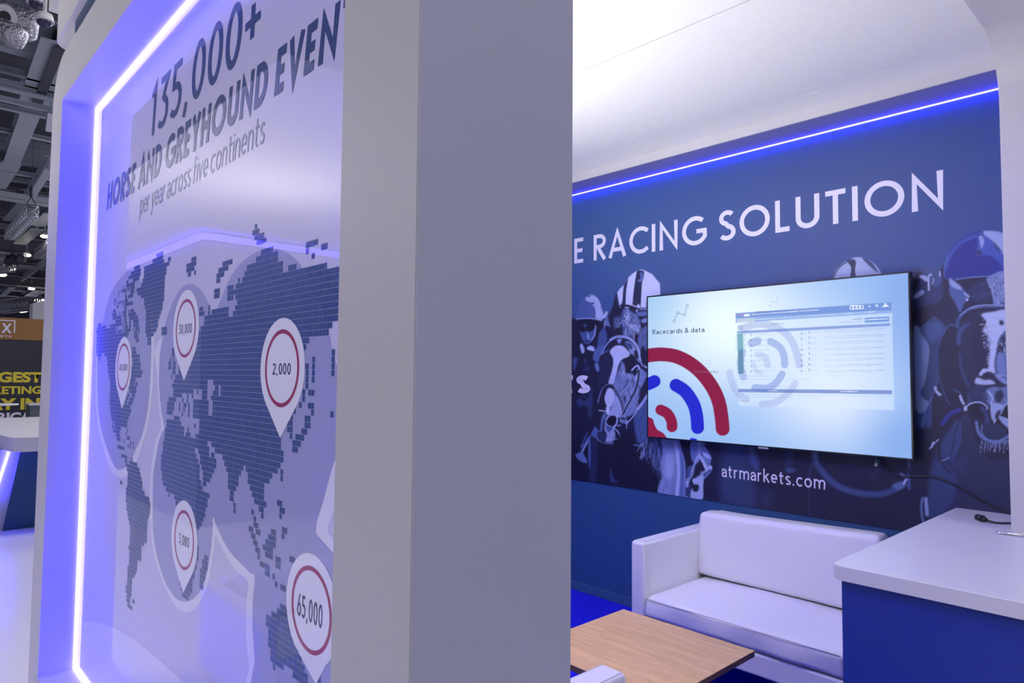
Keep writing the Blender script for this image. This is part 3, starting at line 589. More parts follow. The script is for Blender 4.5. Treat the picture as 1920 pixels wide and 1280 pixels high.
F([(520,450),(600,480),(660,470),(600,540),(560,560)], T(.35), 1.2); L_([(700,300),(690,420),(640,500)], 16, T(.8))
F([(470,330),(510,268),(532,300),(500,380),(480,440),(470,545),(445,540),(455,420)], T(.42), 1.2); F([(380,290),(430,260),(420,480),(380,460)], T(.07), 1.2)
F([(385,600),(395,550),(450,560),(520,600),(532,660),(500,695),(430,680)], T(.2), 1.2); L_([(378,590),(398,660),(450,702),(520,732),(590,718),(648,680)], 16, T(.52)); L_([(380,600),(398,550),(430,540)], 8, T(.6))
for k in range(26):
    a = 400+10*k; L_([(a, 715+12*math.sin(k*.3)), (a-10+RNG.normal()*12, 760+RNG.random()*50)], 5, T(.62), .5, .85)
L_([(650,500),(700,540),(738,610),(720,655),(640,665)], 14, T(.72)); L_([(655,560),(660,640)], 20, T(.6))
L_([(690,330),(715,310),(745,320)], 16, T(.8)); L_([(735,385),(790,400),(840,415)], 50, T(.55), 1.0); L_([(750,400),(755,450)], 10, T(.1)); L_([(800,400),(800,455)], 10, T(.1)); L_([(700,460),(740,460)], 20, T(.6)); L_([(800,290),(840,400),(838,500)], 10, T(.72))
L_([(960,280),(920,345),(855,412)], 13, T(.82)); L_([(720,360),(730,400)], 22, T(.12))
C.zoom(1070, 620, 8)
NB = [(395,1090),(420,980),(460,880),(530,815),(590,815),(650,860),(710,950),(760,1050),(790,1150),(795,1210)]
L_(NB, 46, T(.07)); L_([(x+18, y-14) for x, y in NB], 7, T(.66)); L_([(x+2, y+2) for x, y in NB[5:]], 8, T(.62)); L_(NB[:5], 6, T(.35))
CP = [(1022,600),(1015,720),(980,870),(910,1010),(840,1130),(780,1250)]
L_(CP, 26, T(.05)); L_([(x-16, y) for x, y in CP[3:]], 7, T(.75)); L_([(x+16, y+4) for x, y in CP[:4]], 5, T(.6)); L_([(1000,800),(1050,880),(1020,950)], 12, T(.08))
L_([(1150,690),(1090,820),(1040,900)], 22, T(.08)); L_([(1150,860),(1080,960),(1015,1060)], 22, T(.12)); L_([(1150,965),(1090,1070),(1000,1180)], 46, T(.74)); L_([(1150,930),(1060,1060),(990,1150)], 8, T(.2)); L_([(1000,1180),(960,1260)], 30, T(.6))
BB = [(470,345),(500,270),(545,200),(600,135),(680,95),(760,85),(860,105),(935,160),(990,230),(1030,320)]
L_([(430,400),(440,370),(490,330),(570,290)], 9, T(.5)); L_(BB[:4], 12, T(.66)); L_(BB[3:], 38, T(.66)); L_([(x-4, y+30) for x, y in BB[3:9]], 12, T(.07))
for k in range(15):
    a = math.pi*(.93-.70*k/14); cx_, cy_ = 800+215*math.cos(a), 300-235*math.sin(a); L_([(cx_-4, cy_-14), (cx_+6, cy_+8)], 7, T(.12), .4)
L_([(1030,320),(1045,430),(1075,510),(1145,552)], 20, T(.72)); L_([(1052,460),(1100,540)], 8, T(.08)); F([(1060,260),(1090,230),(1125,300),(1135,420),(1110,520),(1070,440)], T(.1), 1.2)
# neck, chest, boots and whip below the first horse
C.zoom(1070, 740, 8)
F([(1000,260),(1150,60),(1150,610),(1080,700),(1000,720),(960,540),(955,300)], T(.40), 2, tex=.7, ts=1.2, ang=85)
F([(-400,700),(380,690),(620,740),(760,560),(960,540),(1000,720),(1060,760),(1200,640),(1300,900),(1500,1700),(-400,1700)], T(.05), 3, smooth=False)
L_([(950,752),(1040,764),(1105,715),(1155,650)], 22, T(.34)); L_([(950,745),(1040,755),(1100,708)], 5, T(.6))
F([(290,620),(330,540),(360,480),(400,520),(375,640),(300,660)], T(.38), 1); L_([(280,640),(225,740),(165,860)], 30, T(.48), .8); L_([(290,640),(235,745),(178,855)], 6, T(.75))
F([(70,910),(150,860),(190,880),(250,1010),(165,1005)], T(.46), .9, tex=.3, ts=1.5); F([(170,740),(200,650),(245,560),(250,600),(205,700)], T(.3), 1.2); F([(145,770),(170,730),(210,740),(175,800)], T(.32), 1)
F([(268,660),(385,660),(400,900),(370,1300),(300,1300),(275,1100)], T(.17), 2); F([(268,660),(290,655),(300,900),(290,1080),(270,1000)], T(.36), 1); F([(600,1120),(640,1250),(700,1300),(600,1290)], T(.28), 2.5)
C.hairs([(1030,740),(1150,650),(1150,900),(1060,900)], 26, 12, 100, 10, 1.2, [T(.6), T(.42), T(.7)], .6)
C.zoom(1200, 800, 9.14)
F([(240,185),(400,190),(400,500),(380,800),(340,900),(260,700),(180,480)], T(.28), 4, tex=.7, ts=.9, ang=85)
F([(380,190),(640,200),(720,420),(770,600),(785,850),(760,1200),(330,1150),(340,960),(375,860),(350,650),(390,400)], T(.56), 1.2, tex=.18, ts=.6, ang=88)
F([(600,260),(650,360),(672,500),(684,800),(655,1190),(605,1180),(640,800),(615,500)], T(.76), 1.5); F([(430,500),(560,480),(580,700),(520,900),(430,820)], T(.68), 4); F([(690,420),(740,560),(760,800),(740,1180),(680,1180),(700,800)], T(.42), 1.5)
C.hairs([(140,220),(330,200),(340,620),(220,700),(160,450)], 70, 16, 86, 8, 1.0, [T(.5), T(.62), T(.12), T(.4)], .55)
C.hairs([(350,560),(520,500),(540,1130),(340,1120)], 50, 9, 100, 25, .9, [T(.78), T(.36), T(.7)], .4)
F([(790,200),(880,220),(880,540),(860,640),(800,800)], T(.05), 1)
F([(880,245),(1100,255),(1100,330),(1060,430),(950,600),(880,540)], T(.45), 1); L_([(1020,270),(1010,470),(920,740),(830,900),(800,1010)], 60, T(.58)); L_([(985,500),(900,700),(850,830)], 12, T(.82))
F([(1060,380),(1100,330),(1200,470),(1215,560),(1185,690),(1110,640),(1060,480)], T(.5), .9); F([(1070,430),(1170,480),(1170,540),(1100,500)], T(.78), 1); L_([(1020,490),(1090,610),(1150,740)], 50, T(.78), .8); L_([(1190,500),(1210,545)], 26, T(.74)); F([(1165,700),(1200,650),(1236,700),(1215,765),(1165,760)], T(.78), .8)
L_([(1200,750),(1090,870)], 60, T(.36)); L_([(1205,770),(1095,890)], 5, T(.75)); L_([(1165,620),(1190,640),(1200,660)], 8, T(.1))
F([(900,900),(980,870),(1080,820),(1082,1050),(1062,1245),(860,1215),(872,1100),(920,1000)], T(.74), .8); F([(895,1010),(940,980),(1010,1000),(1000,1090),(950,1115),(905,1090)], T(.07), 1.5); F([(1020,740),(1040,730),(1050,800),(1020,790)], T(.85), .7); L_([(980,860),(1120,760)], 40, T(.62))
F([(950,640),(1060,620),(1040,800),(960,860),(920,840)], T(.08), 2); F([(808,720),(880,660),(862,830),(812,860)], T(.32), 1); F([(788,1000),(862,970),(862,1215),(785,1200)], T(.26), 1); L_([(815,940),(812,1020)], 30, T(.76)); L_([(790,1195),(815,1205)], 14, T(.8))
# soft shapes under the screen
C.zoom(1340, 820, 4.8)
F([(90,80),(250,80),(300,250),(355,420),(355,620),(60,560)], T(.24), 9); F([(310,80),(350,100),(400,260),(370,300),(320,230)], T(.30), 5); F([(640,60),(700,90),(690,250),(650,300)], T(.2), 6); F([(400,500),(500,480),(520,620),(420,620)], T(.18), 9)
L_([(905,110),(908,220),(990,330),(1090,425),(1200,475),(1330,505),(1480,510),(1600,475),(1690,420)], 52, T(.30), 2.6); L_([(905,120),(910,220)], 34, T(.36), 2); L_([(905,200),(860,290),(850,400)], 14, T(.22), 2); L_([(850,460),(848,700)], 8, T(.22), 1.5)
F([(1600,430),(1680,400),(1720,430),(1650,470)], T(.42), 3); L_([(1740,350),(1700,415)], 20, T(.76)); L_([(1745,170),(1752,260)], 22, T(.36), 1.5); L_([(1680,330),(1700,350)], 26, T(.5), 1.5); L_([(1560,100),(1420,380)], 30, T(.17), 5)
F([(650,280),(720,290),(700,310),(650,310)], T(.34), 3)
# -- right edge: third horse and rider
C.zoom(1700, 420, 6.4)
F([(60,560),(460,500),(470,2000),(60,2000)], T(.30), 2, smooth=False)
F([(60,940),(100,880),(160,740),(240,690),(330,600),(400,560),(440,480),(455,640),(520,700),(760,640),(1400,620),(1400,4000),(300,4000),(300,2100),(380,1900),(380,1500),(460,1240),(400,1170),(330,1100),(240,1180),(160,1240),(90,1250)], T(.11), 1.2, smooth=False)
F([(70,600),(130,560),(200,600),(150,760),(80,860),(60,760)], T(.12), 5)
F([(90,960),(150,760),(260,700),(330,600),(400,570),(430,680),(420,900),(290,960),(150,990)], T(.22), 2); F([(270,640),(330,600),(400,570),(420,690),(330,760)], T(.30), 1.5); L_([(400,570),(400,620)], 16, T(.7))
HB = np.array(lin((42, 50, 134))); HB2 = np.array(lin((70, 96, 176)))
F([(455,640),(448,520),(478,420),(540,290),(640,190),(750,130),(850,92),(930,78),(1060,85),(1160,110),(1400,200),(1400,620),(1000,618),(760,640),(600,660),(500,660)], HB, 1.2)
F([(470,430),(540,300),(640,200),(760,140),(900,100),(910,130),(800,180),(650,250),(540,380),(490,520),(460,560)], HB2, 2, alpha=.7); L_([(455,640),(450,520),(490,400)], 10, T(.4))
F([(860,150),(920,90),(1050,90),(1165,115),(1400,200),(1400,560),(1180,560),(1120,470),(1040,400),(930,370),(845,380),(850,250)], HB2, 2, alpha=.95)
F([(925,85),(1060,86),(1160,110),(1400,190),(1400,500),(1160,360),(1100,280),(1020,190),(930,125)], T(.68), 1.6, tex=.2); F([(870,150),(900,140),(930,210),(900,290),(880,220)], T(.62), 1.5); F([(1040,210),(1090,260),(1140,330),(1110,330),(1050,260)], T(.25), 2); F([(850,310),(900,330),(890,370),(845,370)], T(.2), 2)
L_([(590,662),(760,640),(1000,625),(1060,630)], 13, T(.45)); L_([(910,90),(920,135),(850,130)], 8, T(.12))
F([(150,630),(200,613),(250,640),(246,692),(205,670)], T(.66), .9); L_([(265,790),(263,640),(278,610),(298,606)], 18, T(.72)); L_([(300,720),(320,690),(318,650)], 12, T(.6)); F([(90,860),(140,810),(190,790),(212,820),(180,852),(110,892)], T(.62), 1.2)
F([(515,650),(560,680),(640,740),(700,800),(762,860),(742,892),(690,950),(640,1060),(590,960),(530,860),(508,760)], T(.36), 1.2); F([(515,650),(560,680),(645,745),(650,790),(560,760),(520,720)], T(.62), 1.5); L_([(690,830),(745,870)], 18, T(.7)); F([(712,900),(735,890),(738,915),(715,922)], T(.8), .8)
HP = [(960,660),(1040,600),(1150,560),(1300,560),(1300,970),(1070,970),(1030,880),(1010,780)]
F([(740,780),(860,690),(1000,650),(1060,800),(1000,940),(860,940),(780,880)], T(.17), 3); F(HP, T(.56), 1.5, tex=.3, ts=.9, ang=80)
C.hairs(HP, 110, 12, 80, 14, .9, [T(.8), T(.7), T(.2), T(.3)], .7); C.hairs([(780,780),(960,680),(1020,850),(820,900)], 24, 9, 150, 14, .9, [T(.34), T(.3)], .6)
C.zoom(1700, 600, 6.4)
F([(90,100),(150,95),(180,170),(250,260),(275,380),(255,560),(220,750),(165,880),(260,970),(210,1100),(110,1060),(95,600)], T(.52), 1.4)
F([(160,100),(240,50),(320,-20),(400,20),(470,70),(440,160),(380,300),(385,500),(370,680),(330,830),(260,970),(168,880),(222,740),(262,500),(272,330),(230,230),(180,170)], T(.25), 1.4); F([(230,60),(400,20),(430,160),(300,260),(230,180)], T(.32), 5)
F([(610,120),(650,40),(740,-50),(850,-100),(1300,-140),(1300,900),(1000,1000),(760,960),(690,760),(640,560),(640,350)], T(.15), 2); F([(600,260),(620,120),(680,60),(760,40),(660,150),(640,300)], T(.30), 2.5); L_([(640,420),(650,560),(700,700),(745,790)], 26, T(.27), 2); F([(850,0),(920,0),(930,540),(850,600),(780,300)], T(.13), 5)
L_([(610,-10),(600,80),(530,50),(470,110),(440,180)], 12, T(.34), 1); L_([(380,640),(430,820),(480,960),(520,1010)], 14, T(.28), 1.4); L_([(400,240),(385,330)], 10, T(.25))
C.zoom(1700, 420, 6.4)
L_([(610,1230),(612,1170),(655,1090),(745,1025),(850,990),(960,985),(1300,985)], 40, T(.30), .8); L_([(640,1100),(740,1018),(850,978),(960,972),(1300,972)], 10, T(.6))
for k in range(24): L_([(760+26*k, 1012-(24 if k > 6 else 6*(k-2))), (768+26*k, 990-(24 if k > 6 else 6*(k-2)))], 6, T(.68), .5)
C.zoom(1700, 600, 6.4)
BZ = [(900,-70),(1050,-100),(1130,-120),(1300,-120),(1300,60),(1180,130),(1110,230),(1080,350),(1050,520),(1060,640),(980,620),(990,500),(1000,330),(970,180),(910,130),(960,20)]
F(BZ, T(.80), 2.0, tex=.12); C.hairs([(905,-60),(970,-60),(1010,330),(990,560),(920,200)], 60, 6, 110, 30, 1.0, [T(.85), T(.15), T(.7), T(.12)], .7); F([(1110,10),(1150,0),(1170,50),(1120,60)], T(.12), 2)
F([(1110,230),(1200,120),(1400,60),(1400,640),(1080,640),(1090,400)], T(.42), 3, tex=.5, ts=.9, ang=75); F([(1110,240),(1170,180),(1190,330),(1120,420),(1090,360)], T(.13), 3); C.hairs([(1090,240),(1200,180),(1180,500),(1070,560)], 50, 6, 70, 30, 1.0, [T(.8), T(.1), T(.6)], .6)
F([(1090,430),(1150,400),(1190,520),(1180,640),(1100,640)], T(.5), 3)
F([(870,650),(900,600),(930,580),(985,600),(960,655),(890,665)], T(.84), 1.2, tex=.3, ts=1.5); F([(820,730),(850,690),(930,720),(1000,715),(1060,760),(940,775),(840,765)], T(.78), 1.5, tex=.3, ts=1.5); F([(900,660),(980,615),(1060,650),(1060,700),(980,700)], T(.13), 1.5)
F([(1080,645),(1400,680),(1400,790),(1210,780),(1090,700)], T(.55), 1.2); L_([(1150,680),(1215,705)], 12, T(.05)); L_([(1070,740),(1130,800),(1200,860)], 12, T(.05))
F([(960,830),(1060,800),(1140,810),(1400,760),(1400,1000),(1180,1000),(1010,1010),(970,990),(900,900)], T(.50), 2, tex=.4, ts=.9); F([(1060,870),(1130,830),(1170,900),(1110,1000),(1060,950)], T(.15), 3); L_([(975,850),(1030,930),(1010,1010)], 14, T(.8), 1); F([(740,880),(850,780),(950,820),(960,980),(780,1000)], T(.2), 3, tex=.3); F([(760,1000),(720,1040),(745,900)], T(.28), 2)
F([(1010,1010),(1140,1008),(1175,1045),(1125,1100),(1110,1190),(1030,1200)], T(.66), 1.2); F([(1110,1100),(1140,1060),(1180,1000),(1400,960),(1400,1400),(1180,1260),(1120,1190)], T(.60), 1.5)
F([(750,1015),(850,1000),(925,1060),(942,1180),(850,1155),(745,1085)], T(.05), 1); F([(1150,1100),(1215,1010),(1400,1000),(1400,1185),(1140,1172)], T(.03), 1)
L_([(722,1035),(780,995),(880,985),(960,1030),(965,1070)], 16, T(.66)); F([(870,1040),(960,1080),(1000,1280),(930,1260),(940,1150)], T(.25), 2); F([(1080,1100),(1130,1080),(1110,1180),(1150,1260),(1070,1260),(1060,1160)], T(.12), 2); L_([(1050,1230),(1070,1190)], 14, T(.76))
L_([(180,1290),(225,1090),(300,930)], 11, T(.46), 1); L_([(342,810),(362,860),(398,892)], 30, T(.72), 1); L_([(355,830),(375,850)], 5, T(.2)); L_([(642,908),(660,960),(684,1003)], 26, T(.74), .8); F([(690,1040),(718,1030),(722,1085),(690,1080)], T(.76), .8); L_([(570,835),(640,870)], 18, T(.30), 1)
L_([(430,1240),(520,1130),(630,1075)], 46, np.array(lin((48,54,140))), 1.5)
C.zoom(1700, 780, 6.4)
F([(290,620),(330,460),(360,380),(430,240),(560,90),(660,0),(760,0),(820,260),(1000,520),(1400,640),(1400,2000),(200,2000),(262,1200),(270,800)], T(.17), 2); F([(290,660),(340,520),(420,560),(520,640),(600,760),(560,1000),(400,1200),(262,1200),(270,800)], T(.26), 5); F([(420,330),(520,180),(620,40),(640,300),(560,520),(470,530),(415,480)], T(.26), 2.5); F([(560,560),(700,500),(700,700),(600,640)], T(.22), 6)
L_([(640,20),(575,220),(550,400),(490,500),(425,535)], 11, T(.05)); L_([(415,535),(480,515),(500,490)], 9, T(.6)); L_([(385,250),(390,450),(430,580),(540,690)], 16, T(.07)); L_([(640,60),(650,260),(600,420),(545,520),(560,600)], 10, T(.30), 1.5)
L_([(380,280),(320,340),(275,390)], 14, T(.62)); L_([(318,315),(300,370)], 16, T(.8))
F([(920,110),(1000,90),(1130,120),(1190,190),(1170,260),(1060,302),(960,272),(905,200)], T(.18), 2); L_([(835,70),(865,200),(935,272),(1060,305),(1170,275),(1240,220)], 30, T(.46), 1.5); L_([(905,110),(900,200),(950,265)], 12, T(.5), 1.2); F([(1110,0),(1140,60),(1225,130),(1225,40)], T(.62), 1)
for k in range(26):
    a = 900+13*k; L_([(a, 290+22*math.sin(k*.13)), (a-8+RNG.normal()*14, 350+RNG.random()*90)], 6, T(.6), .6, .75)
L_([(0,650),(90,600)], 20, T(.25), 2.5); L_([(0,740),(20,720),(30,860)], 30, T(.36), 2); L_([(190,980),(175,1120),(205,1300)], 22, T(.46), 1.5); L_([(230,990),(245,1180)], 38, T(.60), 1.6)
mural = empty('wall_mural', (-2.27, 3.896, .82)); tag(mural, 'blue duotone mural of racing horses and jockeys covering the back wall', 'mural')
MO = Vector(mural.location)
def mchild(o): o.parent = mural; o.location = -MO; return o
mchild(C.build('printed_sheet', vcol_mat('mural_print', .5)))
mchild(MB().box(-4.34, -.21, 3.8945, 3.8995, .822, 2.985).build('backing_board', M['blue_wall']))
M['letter'] = mat('white_print_letters', (.86, .84, .95), .5)
wx = lambda px, py: at(px, py, Y=3.893)
r0, n1 = wx(1113, 489), wx(1770, 392); tR = wx(1113, 438)
zb = (wx(1115, 488).z+wx(1640, 413).z)/2; capW = (tR.z-wx(1113, 489).z)
g_ = glyphs(.15); adv = lambda s_: sum(.34 if c == ' ' else g_[c][0]+.17 for c in s_)-.17
kx = (n1.x-r0.x)/adv('RACING SOLUTION'); zz = [wx(1113, 489).z, wx(1770, 388).z, wx(1113, 438).z, wx(1770, 322).z]
print('TEXT z', zz)
pen_text('lettering', 'RACING SOLUTION', r0.x, n1.x, (zz[0]+zz[1])/2, (zz[2]+zz[3])/2-(zz[0]+zz[1])/2, .15, 3.893, M['letter'], track=.17, space=.34, parent_fn=mchild)
eL = r0.x-kx*(.34+.17+g_['E'][0]-.17); pen_text('lettering', 'E', wx(1095, 470).x-.5*kx, wx(1095, 470).x, (zz[0]+zz[1])/2, (zz[2]+zz[3])/2-(zz[0]+zz[1])/2, .15, 3.893, M['letter'], parent_fn=mchild)
a, e = wx(1353, 898), wx(1547, 916)
pen_text('lettering', 'atrmarkets.com', a.x, e.x, (wx(1356, 896).z+wx(1545, 915).z)/2, .080, .12, 3.893, M['letter'], track=.15, parent_fn=mchild)
a, e = wx(1060, 738), wx(1104, 738)
pen_text('lettering', 'ts', a.x-.02, e.x, wx(1090, 737).z, .205, .17, 3.893, M['letter'], track=.15, parent_fn=mchild)

# ------------------------------------------------------------------ television
TY = 3.80; tvx0, tvx1, tvz0, tvz1 = at(1213, 600, Y=TY).x, at(1708, 600, Y=TY).x, 1.196, 2.147
tv = empty('television', ((tvx0+tvx1)/2, TY+.03, tvz0)); tag(tv, 'large flat television hung on the mural, showing a pale blue slide', 'television')
TO = Vector(tv.location)
def tchild(o): o.parent = tv; o.location = -TO; return o
tchild(MB().box(tvx0, tvx1, TY+.004, TY+.045, tvz0, tvz1, bev=.004).build('housing', M['dark']))
w = MB(); e_ = .009
for q in ((tvx0, tvx1, tvz1-e_, tvz1), (tvx0, tvx1, tvz0, tvz0+e_), (tvx0, tvx0+e_, tvz0+e_, tvz1-e_), (tvx1-e_, tvx1, tvz0+e_, tvz1-e_)): w.box(q[0], q[1], TY-.002, TY+.006, q[2], q[3], bev=.0015)
tchild(w.build('bezel', M['bezel'])); tchild(MB().box(-1.93, -1.87, TY-.0035, TY+.003, tvz0-.008, tvz0+.003).build('badge', M['alu']))
tchild(MB().box(-2.2, -1.6, TY+.045, 3.893, 1.45, 1.9).build('wall_bracket', M['dark']))
S = Canvas(TY, tvx0+e_, tvx1-e_, tvz0+e_, tvz1-e_, .0032)
cl = lambda *c: np.array(lin(c))
a_ = np.clip((S.u-1213)/500, 0, 1); b_ = np.clip((S.v-520)/330, 0, 1)
def bl(cx, cy, rx, ry, pw=1): return np.exp(-(((S.u-cx)/rx)**2+((S.v-cy)/ry)**2)**pw)[:, None]
base = cl(142, 182, 236)*np.ones((len(S.u), 1))
base = base+(cl(236, 250, 255)-base)*bl(1375, 610, 150, 120)*1.0; base = base+(cl(230, 238, 255)-base)*bl(1555, 720, 110, 110)*.95; base = base+(cl(128, 160, 226)-base)*bl(1700, 560, 60, 160)*.6
base = base+(cl(150, 200, 232)-base)*bl(1225, 560, 50, 60)*.5; base = base+(cl(122, 160, 226)-base)*bl(1700, 830, 70, 60)*.6; S.c[:] = base
F, L_ = S.fill, S.line; S.zoom(1200, 520, 4)
cr, cb = cl(134, 20, 62), cl(28, 36, 200)
L_([(30,590),(100,580),(175,577),(270,592),(370,640),(460,715),(540,820),(590,930),(612,1050),(620,1135)], 104, cr, .5)
L_([(270,808),(340,855),(400,945),(425,1035),(432,1125)], 97, cb, .5); L_([(20,800),(60,800),(108,778)], 92, cb, .5)
L_([(155,993),(205,1020),(236,1075),(240,1120)], 80, cr, .5); F([(40,1050),(75,1050),(98,1065),(108,1100),(130,1140),(165,1160),(185,1180),(192,1215),(40,1210)], cr, .5); L_([(385,1212),(418,1218)], 20, cb, .5)
S.zoom(1370, 540, 4)
F([(37,188),(1208,105),(1228,915),(60,880)], cl(212, 230, 252), .8, .55, smooth=False)
lv = cl(140, 150, 214)
L_([(100,300),(180,272),(270,275),(370,310),(440,370),(490,470),(515,575)], 56, lv, .6, .42); L_([(-8,630),(5,690),(45,780),(115,835)], 50, lv, .6, .35); L_([(235,868),(330,858),(420,800),(485,715)], 50, lv, .6, .38)
bl2 = cl(84, 120, 205)
L_([(300,400),(370,445),(400,510),(405,575)], 54, bl2, .6, .5); L_([(158,412),(200,396)], 62, bl2, .6, .5); L_([(88,478),(72,570),(95,665)], 54, bl2, .6, .42); L_([(182,745),(270,750),(340,710),(385,645)], 54, bl2, .6, .5)
L_([(205,500),(255,515),(280,575)], 50, lv, .6, .3); L_([(170,560),(190,620),(230,640)], 34, lv, .6, .25)
hb = cl(92, 130, 208)
F([(37,188),(1208,105),(1208,165),(37,228)], hb, .5, .85, smooth=False); F([(37,228),(1208,165),(1208,186),(37,260)], cl(130, 165, 224), .5, .85, smooth=False); F([(48,232),(182,224),(182,250),(48,258)], cl(196, 206, 220), .5, .9, smooth=False)
F([(50,322),(1198,262),(1198,284),(50,342)], cl(110, 138, 208), .5, .8, smooth=False); F([(57,755),(1212,765),(1212,796),(57,780)], cl(96, 122, 196), .5, .8, smooth=False); F([(1007,222),(1188,212),(1188,250),(1007,258)], cl(104, 144, 216), .4, .9, smooth=False)
F([(50,345),(92,342),(98,640),(57,645)], cl(46, 116, 150), .5, .75, smooth=False)
F([(50,345),(92,342),(94,450),(52,455)], cl(120, 190, 200), 6, .6, smooth=False)
wt = cl(240, 248, 255); dk = cl(96, 110, 170)
F([(100,195),(143,192),(143,210),(100,213)], wt, .4, .9, smooth=False); F([(893,130),(995,128),(997,155),(893,160)], wt, .4, .9, smooth=False)
for k in range(4): L_([(907+25*k, 145-k)]*2, 17, hb, .3, 1, smooth=False)
F([(1030,140),(1040,128),(1050,140)], wt, .4, .9, smooth=False); L_([(1095,128),(1095,130)], 13, wt, .4); L_([(1100,135),(1106,141)], 4, wt, .4); L_([(1160,118),(1160,120)], 12, wt, .4); L_([(1148,132),(1174,130)], 8, wt, .4); L_([(1132,141),(1190,137)], 4, wt, .4, .8)
def scrib(x0, y0, x1, y1, col, h=5, al=.6):
    x = x0
    while x < x1:
        n_ = RNG.integers(8, 34); xe = min(x+n_, x1); yy = lambda q: y0+(y1-y0)*(q-x0)/(x1-x0); L_([(x, yy(x)), (xe, yy(xe))], h*(.6+.5*RNG.random()), col, .35, al, smooth=False); x = xe+RNG.integers(4, 9)
scrib(160, 198, 660, 162, wt, 7); scrib(190, 236, 1090, 176, wt, 5, .6); scrib(190, 180, 430, 168, dk, 10, .5); scrib(60, 203, 92, 200, cl(200,120,150), 7, .7)
scrib(915, 234, 985, 229, dk, 8, .6); scrib(820, 257, 985, 247, dk, 5, .5); scrib(1015, 238, 1180, 229, wt, 7, .9); scrib(310, 268, 400, 262, dk, 6, .5); scrib(105, 285, 400, 275, dk, 4, .35)
for k in range(8):
    y = 315+44*k-(8 if k > 4 else 0); scrib(705, y+6, 1165, y-14+2*k, dk, 4, .45); scrib(705, y+19, 1060, y+4+k, dk, 4, .35); [L_([(1088+13*q, y+2-q*.4)]*2, 6, dk, .4, .6, smooth=False) for q in range(5)]
    L_([(533, 342+40*k)]*2, 16 if k != 2 else 8, dk, .5, .55, smooth=False); L_([(589, 325+40*k), (590, 338+40*k)], 7, dk, .4, .7); scrib(600, 328+41*k, 660, 326+41*k, dk, 3, .3); scrib(600, 338+41*k, 640, 336+41*k, dk, 3, .25)
    yy_ = 350+39*k; L_([(155, yy_)]*2, 16, dk, .8, .45, smooth=False); scrib(178, yy_-4, 290, yy_-8, dk, 4, .45); scrib(178, yy_+7, 340, yy_+4, dk, 3, .35); L_([(109, yy_)]*2, 9, dk, .5, .5, smooth=False)
L_([(73, 296)]*2, 36, cl(104,112,170), .5, .8, smooth=False); L_([(73, 296)]*2, 22, cl(214,226,250), .5, .9, smooth=False); L_([(73, 296)]*2, 8, dk, .5, .8, smooth=False)
scrib(60, 660, 330, 658, dk, 4, .4); scrib(60, 683, 600, 684, dk, 4, .35); scrib(60, 706, 180, 705, dk, 3, .3); scrib(300, 740, 430, 738, dk, 5, .4); scrib(285, 768, 345, 769, wt, 6, .7); scrib(825, 774, 955, 775, wt, 7, .8)
scrib(62, 797, 1195, 812, dk, 4, .4); scrib(62, 812, 660, 824, dk, 4, .35); scrib(62, 845, 135, 843, dk, 6, .4); scrib(100, 862, 280, 862, dk, 4, .3); scrib(735, 658, 830, 657, dk, 3, .3)
for P_, cc, al in (([(295,135),(310,100),(343,108),(354,70)], dk, .45),): L_(P_, 3, cc, .35, al, smooth=False); [L_([p]*2, 11, cc, .35, al, smooth=False) for p in P_]; [L_([p]*2, 6, cl(206,224,250), .35, 1, smooth=False) for p in P_]
S.zoom(1200, 520, 4); ik = cl(60, 70, 110)
L_([(465,625),(525,618),(525,670),(465,676),(465,625)], 3, ik, .35, .35, smooth=False); L_([(485,650),(495,658),(508,640)], 3, ik, .35, .35, smooth=False)
tchild(S.build('screen', vcol_mat('lit_screen', .55, emission=True, strength=1.06)))
M['screen_ink'] = mat('screen_ink', (.012, .02, .06), .3, emit=(.012, .03, .07), emit_s=1)
M['screen_ink2'] = mat('screen_faint_ink', (.05, .02, .05), .3, emit=(.26, .12, .22), emit_s=.9)
s_at = lambda px, py: at(px, py, Y=TY-.001)
a, e = s_at(1223.5, 626), s_at(1320.7, 622); pen_text('screen_text', 'Racecards & data', a.x, e.x, s_at(1270, 624.5).z, .0325, .12, TY-.001, M['screen_ink'], track=.15, space=.26, parent_fn=tchild)
a, e = s_at(1299, 700), s_at(1347, 698); pen_text('screen_text', 'Streaming video', a.x, e.x, s_at(1320, 698.5).z, .0155, .10, TY-.001, M['screen_ink2'], track=.15, space=.26, parent_fn=tchild)
w = MB(); pts = [s_at(1200+x/4, 520+y/4) for x, y in ((256,326),(283,265),(334,281),(355,209))]
for i, p in enumerate(pts):
    for k in range(20):
        a1, a2 = 2*math.pi*k/20, 2*math.pi*(k+1)/20; w.poly([(p.x+r_*math.cos(a_), TY-.001, p.z+r_*math.sin(a_)) for r_, a_ in ((.0095, a1), (.0095, a2), (.0072, a2), (.0072, a1))])
    if i:
        q = pts[i-1]; d = (p-q).normalized(); n_ = Vector((-d.z, 0, d.x))*.0012; s0, s1 = q+d*.0095, p-d*.0095; w.poly([s0+n_, s1+n_, s1-n_, s0-n_])
tchild(w.build('screen_icon', M['screen_ink']))
